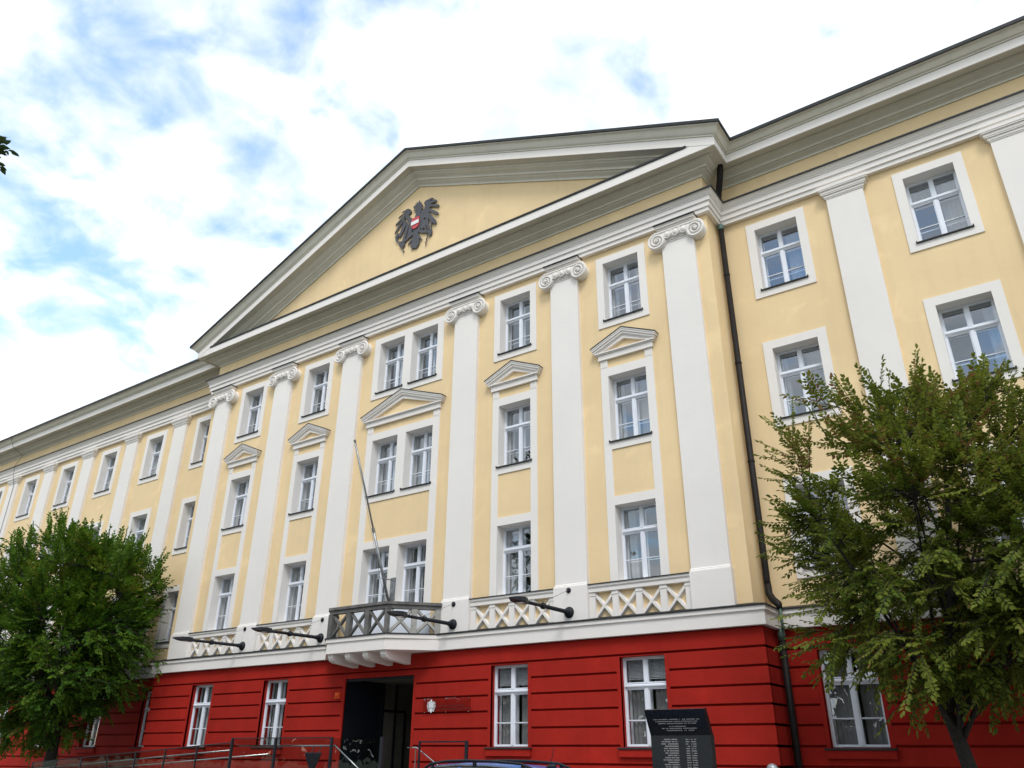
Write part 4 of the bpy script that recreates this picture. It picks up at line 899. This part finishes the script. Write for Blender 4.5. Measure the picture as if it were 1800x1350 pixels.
# ------------------------------------------------------------------ trees
def bezier(a, b_, c, n):
    return [a*(1-t)**2 + b_*2*t*(1-t) + c*t*t for t in [i/n for i in range(n+1)]]
def make_tree(name, label, base, fork_z, trunk_r, cc, rad, n_limb, n_sub, twigs, leaf, mat, seed, spikes=0, droop=0.3, tw_len=(0.35,0.8), lean=(0,0), flat_y=None, big=False, group=None, tilt_up=0.35, clip=None, extra=(), inner=0.45):
    rn = random.Random(seed); rs = np.random.RandomState(seed)
    root = empty(name, base); tag(root, label, 'tree', group)
    b0 = Vector(base); C0 = Vector(cc) - b0; R = Vector(rad)
    def env(u):                                 # lumpy envelope
        return 1.0 + 0.16*math.sin(3.1*u.x+1.7*u.y+seed) + 0.13*math.sin(4.3*u.z-2.2*u.x+seed*2) + 0.10*math.sin(7*u.y+5*u.z)
    def rand_dir():
        while True:
            v = Vector((rn.uniform(-1,1), rn.uniform(-1,1), rn.uniform(-1,1)))
            if 0.05 < v.length < 1: return v.normalized()
    def shell(f0, f1):
        u = rand_dir(); f = f0 + (f1-f0)*rn.random()**0.6
        return Vector((C0.x + u.x*R.x*f*env(u), C0.y + u.y*R.y*f*env(u), C0.z + u.z*R.z*f*env(u))), u
    wood = MB(); nodes = []
    fork = Vector((lean[0], lean[1], fork_z)); top = Vector((C0.x, C0.y, C0.z + R.z*0.75))
    tr = bezier(Vector((0,0,-0.05)), Vector((lean[0]*0.2, lean[1]*0.2, fork_z*0.6)), fork, 7)
    wood.tube(tr, [trunk_r*(1.35 if i == 0 else 1.12-0.04*i) for i in range(8)], 12)
    lead = bezier(fork, fork.lerp(top, 0.5) + Vector((0.2, 0.1, 0)), top, 8); wood.tube(lead, [trunk_r*0.8*(1-0.11*i)+0.01 for i in range(9)], 9); nodes += lead
    for i in range(n_limb):
        tgt, u = shell(0.6, 0.9)
        if u.z < -0.6: continue
        s = rn.random()*0.65; st = lead[int(s*8)] if rn.random() < 0.6 else fork.lerp(tr[5], rn.random())
        mid = st.lerp(tgt, 0.45) + Vector((0, 0, 0.18*(tgt-st).length*(0.6 if u.z > -0.2 else 0.2)))
        p = bezier(st, mid, tgt, 7); r0 = trunk_r*rn.uniform(0.18, 0.36); wood.tube(p, [r0*(1-0.12*k)+0.006 for k in range(8)], 7); nodes += p[2:]
    wood.build('trunk', 'bark', root, smooth=True)
    NP = np.array([tuple(v) for v in nodes]); tw = MB(); L_p, L_d, L_n, L_s, L_t = [], [], [], [], []
    def leaves_along(p, q, nrm, k, tint):
        d = (q-p); ln = d.length; d.normalize(); side = d.cross(nrm).normalized(); nrm = side.cross(d).normalized()
        for i in range(k):
            t = 0.12 + 0.88*(i+rn.random()*0.5)/k; s = 1 if i % 2 else -1
            ld = (d*rn.uniform(0.35,0.9) + side*s*rn.uniform(0.7,1.1) + nrm*rn.uniform(-0.35,0.2) + Vector((0,0,-0.25*rn.random()))).normalized()
            if i >= k-2: ld = (d + side*s*0.3).normalized()
            L_p.append(tuple(p.lerp(q, t))); L_d.append(tuple(ld)); nn = (nrm + rand_dir()*0.45).normalized(); L_n.append(tuple(nn)); L_s.append(leaf*rn.uniform(0.65,1.2)); L_t.append(min(1, max(0, tint + rn.gauss(0, 0.16))))
    def twig(st, d, ln, tint):
        d = d.normalized(); e = st + d*ln + Vector((0,0,-droop*ln*0.35*rn.random()))
        tw.tube([st, st.lerp(e, 0.5)+Vector((0,0,0.03)), e], [0.007,0.005,0.002], 3, False)
        up = (Vector((0,0,1)) + rand_dir()*0.55).normalized(); leaves_along(st, e, up, max(5, int(ln/(leaf*0.36))), tint)
    for i in range(n_sub):
        tgt, u = shell(inner, 1.0)
        if clip: tgt = Vector(clip(b0+tgt, rn)) - b0
        dd = NP - np.array(tuple(tgt)); k = int(np.argmin((dd**2).sum(1) + 0.5*np.maximum(dd[:,2], 0)**2)); st = Vector(NP[k])
        mid = st.lerp(tgt, 0.5) + Vector((0,0,0.12*(tgt-st).length)); p = bezier(st, mid, tgt, 4); tw.tube(p, [0.02,0.016,0.012,0.009,0.006], 4, False)
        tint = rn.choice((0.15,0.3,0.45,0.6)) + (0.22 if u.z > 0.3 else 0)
        odir = Vector((u.x, u.y, u.z*0.6)); sd = (tgt-st).normalized() if (tgt-st).length > 0.05 else odir
        for j in range(twigs):
            s = rn.uniform(0.3, 1.0); q = st.lerp(tgt, s) if False else p[min(4, int(s*4.99))]
            dirv = odir*0.7 + sd*0.5 + rand_dir()*0.75 + Vector((0,0,tilt_up*(1 if u.z > -0.1 else -0.3)))
            twig(q, dirv, rn.uniform(*tw_len), tint)
    for i in range(spikes):                         # upright shoots on the crown's top
        a = rn.uniform(0, 2*math.pi); r = math.sqrt(rn.random())*0.9; x, y = math.cos(a)*r, math.sin(a)*r
        z = math.sqrt(max(0, 1-r*r)); u = Vector((x, y, z)); st = Vector((C0.x+x*R.x*0.9, C0.y+y*R.y*0.9, C0.z+z*R.z*0.84*env(u)))
        if clip: st = Vector(clip(b0+st, rn)) - b0
        h = rn.uniform(0.5, 1.35)*(R.z/3.2)**0.5; e = st + Vector((x*0.35+rn.uniform(-.2,.2), y*0.35+rn.uniform(-.2,.2), h))
        tw.tube([st, st.lerp(e, .5), e], [0.012,0.008,0.003], 3, False)
        leaves_along(st, e, rand_dir(), int(h/(leaf*0.22)), 0.45)
        for q in range(4):
            s = rn.uniform(0.0, 0.5); twig(st.lerp(e, s), Vector((rn.uniform(-.7,.7), rn.uniform(-.7,.7), 0.9)), rn.uniform(0.2,0.45), 0.4)
    for e in extra:
        tgt = Vector(e)-b0; dd = NP - np.array(tuple(tgt)); st = Vector(NP[int(np.argmin((dd**2).sum(1)))]); p = bezier(st, st.lerp(tgt, 0.5)+Vector((0,0,0.3)), tgt, 5); tw.tube(p, [0.03,0.025,0.02,0.014,0.01,0.006], 5, False)
        for j in range(4): twig(p[4].lerp(tgt, rn.random()), (tgt-st).normalized()+rand_dir()*0.7, rn.uniform(0.2,0.4), 0.3)
    tw.build('branches', 'bark', root)
    P = np.array(L_p); D = np.array(L_d); Nn = np.array(L_n); S = np.array(L_s)[:, None]; T = np.array(L_t)
    Sd = np.cross(D, Nn); Sd /= np.linalg.norm(Sd, axis=1)[:, None] + 1e-9; Nn = np.cross(Sd, D)
    n = len(P); w = 0.27
    fold = 0.10
    V = np.empty((n, 6, 3)); V[:,0] = P; V[:,1] = P + D*S*0.32 + Sd*S*w + Nn*S*fold; V[:,2] = P + D*S*0.72 + Sd*S*w*0.72 + Nn*S*fold*0.6; V[:,3] = P + D*S - Nn*S*0.10
    V[:,4] = P + D*S*0.72 - Sd*S*w*0.72 + Nn*S*fold*0.6; V[:,5] = P + D*S*0.32 - Sd*S*w + Nn*S*fold
    me = bpy.data.meshes.new('crown'); me.vertices.add(n*6); me.vertices.foreach_set('co', V.reshape(-1))
    idx = np.arange(n)[:, None]*6; F = np.concatenate([idx+np.array([0,3,2,1]), idx+np.array([0,5,4,3])], 1).reshape(-1)
    me.loops.add(n*8); me.loops.foreach_set('vertex_index', F.astype(np.int32)); me.polygons.add(n*2)
    me.polygons.foreach_set('loop_start', np.arange(n*2, dtype=np.int32)*4); me.polygons.foreach_set('loop_total', np.full(n*2, 4, np.int32))
    at = me.attributes.new('tint', 'FLOAT', 'POINT'); at.data.foreach_set('value', np.repeat(T, 6).astype(np.float32)); me.update(); me.validate()
    c = put('crown', me, mat, root); c['kind'] = 'stuff'
    return n
nl = []
def clip_left(p, rn):
    y = p.y
    if p.x > -13.0: y = min(y, -0.75 - 0.5*rn.random())
    return (p.x, min(y, 0.45 - 0.5*rn.random()), max(p.z, 1.6 + 0.9*rn.random()))
def clip_right(p, rn):
    y = p.y
    if p.x < 12.8: y = min(y, -0.75 - 0.4*rn.random())
    return (p.x, min(y, 0.45 - 0.5*rn.random()), max(p.z, 2.5 + 0.7*rn.random()))
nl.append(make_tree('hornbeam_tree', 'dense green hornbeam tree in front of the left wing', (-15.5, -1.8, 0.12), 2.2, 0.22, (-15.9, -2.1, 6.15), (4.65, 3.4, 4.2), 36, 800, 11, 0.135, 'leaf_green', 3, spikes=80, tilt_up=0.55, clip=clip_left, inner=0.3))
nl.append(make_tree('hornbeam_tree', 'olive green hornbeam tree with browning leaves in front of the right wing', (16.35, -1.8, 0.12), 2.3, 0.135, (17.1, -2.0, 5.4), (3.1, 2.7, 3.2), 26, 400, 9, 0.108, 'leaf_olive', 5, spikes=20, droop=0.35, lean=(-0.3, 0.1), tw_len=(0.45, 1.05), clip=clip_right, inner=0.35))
def ray_at(px, py, dist):
    d = (FW + RT*((px-900)/CAM['f']) - UP*((py-675)/CAM['f'])).normalized(); return tuple(CPOS + d*dist)
nl.append(make_tree('broadleaf_tree', 'tall dark tree reaching a leafy branch in at the left picture edge', (-5.0, -18.6, 0.0), 6.0, 0.28, (-5.0, -17.9, 14.0), (4.6, 4.4, 4.6), 26, 150, 6, 0.20, 'leaf_dark', 9,
    extra=[ray_at(-14, 245, 23.5), ray_at(-2, 258, 23.3), ray_at(-6, 268, 23.6), ray_at(-12, 282, 23.4), ray_at(-16, 295, 23.7)]))
print('leaves', nl)
# wood across the square, seen only mirrored in the window panes
rs = np.random.RandomState(4); n = 26000
cx = rs.uniform(-95, 60, n); hmax = 19 + 4.5*np.sin(cx*0.11+1.0) + 3.0*np.sin(cx*0.31+2) - 5.0*np.clip((cx+12)/25, 0, 1); u = rs.rand(n)
P = np.stack([cx, -52 + rs.normal(0, 2.2, n), 1.0 + hmax*u**0.8], 1); D = rs.normal(0, 1, (n, 3)); D /= np.linalg.norm(D, axis=1)[:, None]; E_ = np.cross(D, rs.normal(0, 1, (n, 3))); E_ /= np.linalg.norm(E_, axis=1)[:, None]
s = rs.uniform(0.5, 1.1, n)[:, None]; V = np.stack([P-D*s, P-E_*s*.6, P+D*s, P+E_*s*.6], 1)
me = bpy.data.meshes.new('wood'); me.vertices.add(n*4); me.vertices.foreach_set('co', V.reshape(-1)); me.loops.add(n*4); me.loops.foreach_set('vertex_index', np.arange(n*4, dtype=np.int32)); me.polygons.add(n)
me.polygons.foreach_set('loop_start', np.arange(n, dtype=np.int32)*4); me.polygons.foreach_set('loop_total', np.full(n, 4, np.int32))
at = me.attributes.new('tint', 'FLOAT', 'POINT'); at.data.foreach_set('value', np.repeat(rs.rand(n)*0.7, 4).astype(np.float32)); me.update()
wd = put('wood', me, 'leaf_dark'); wd['kind'] = 'stuff'; wd['label'] = 'dark green wood across the square mirrored in the window panes'; wd['category'] = 'wood'
print('windows', nwin[0], 'objects', len(bpy.data.objects))
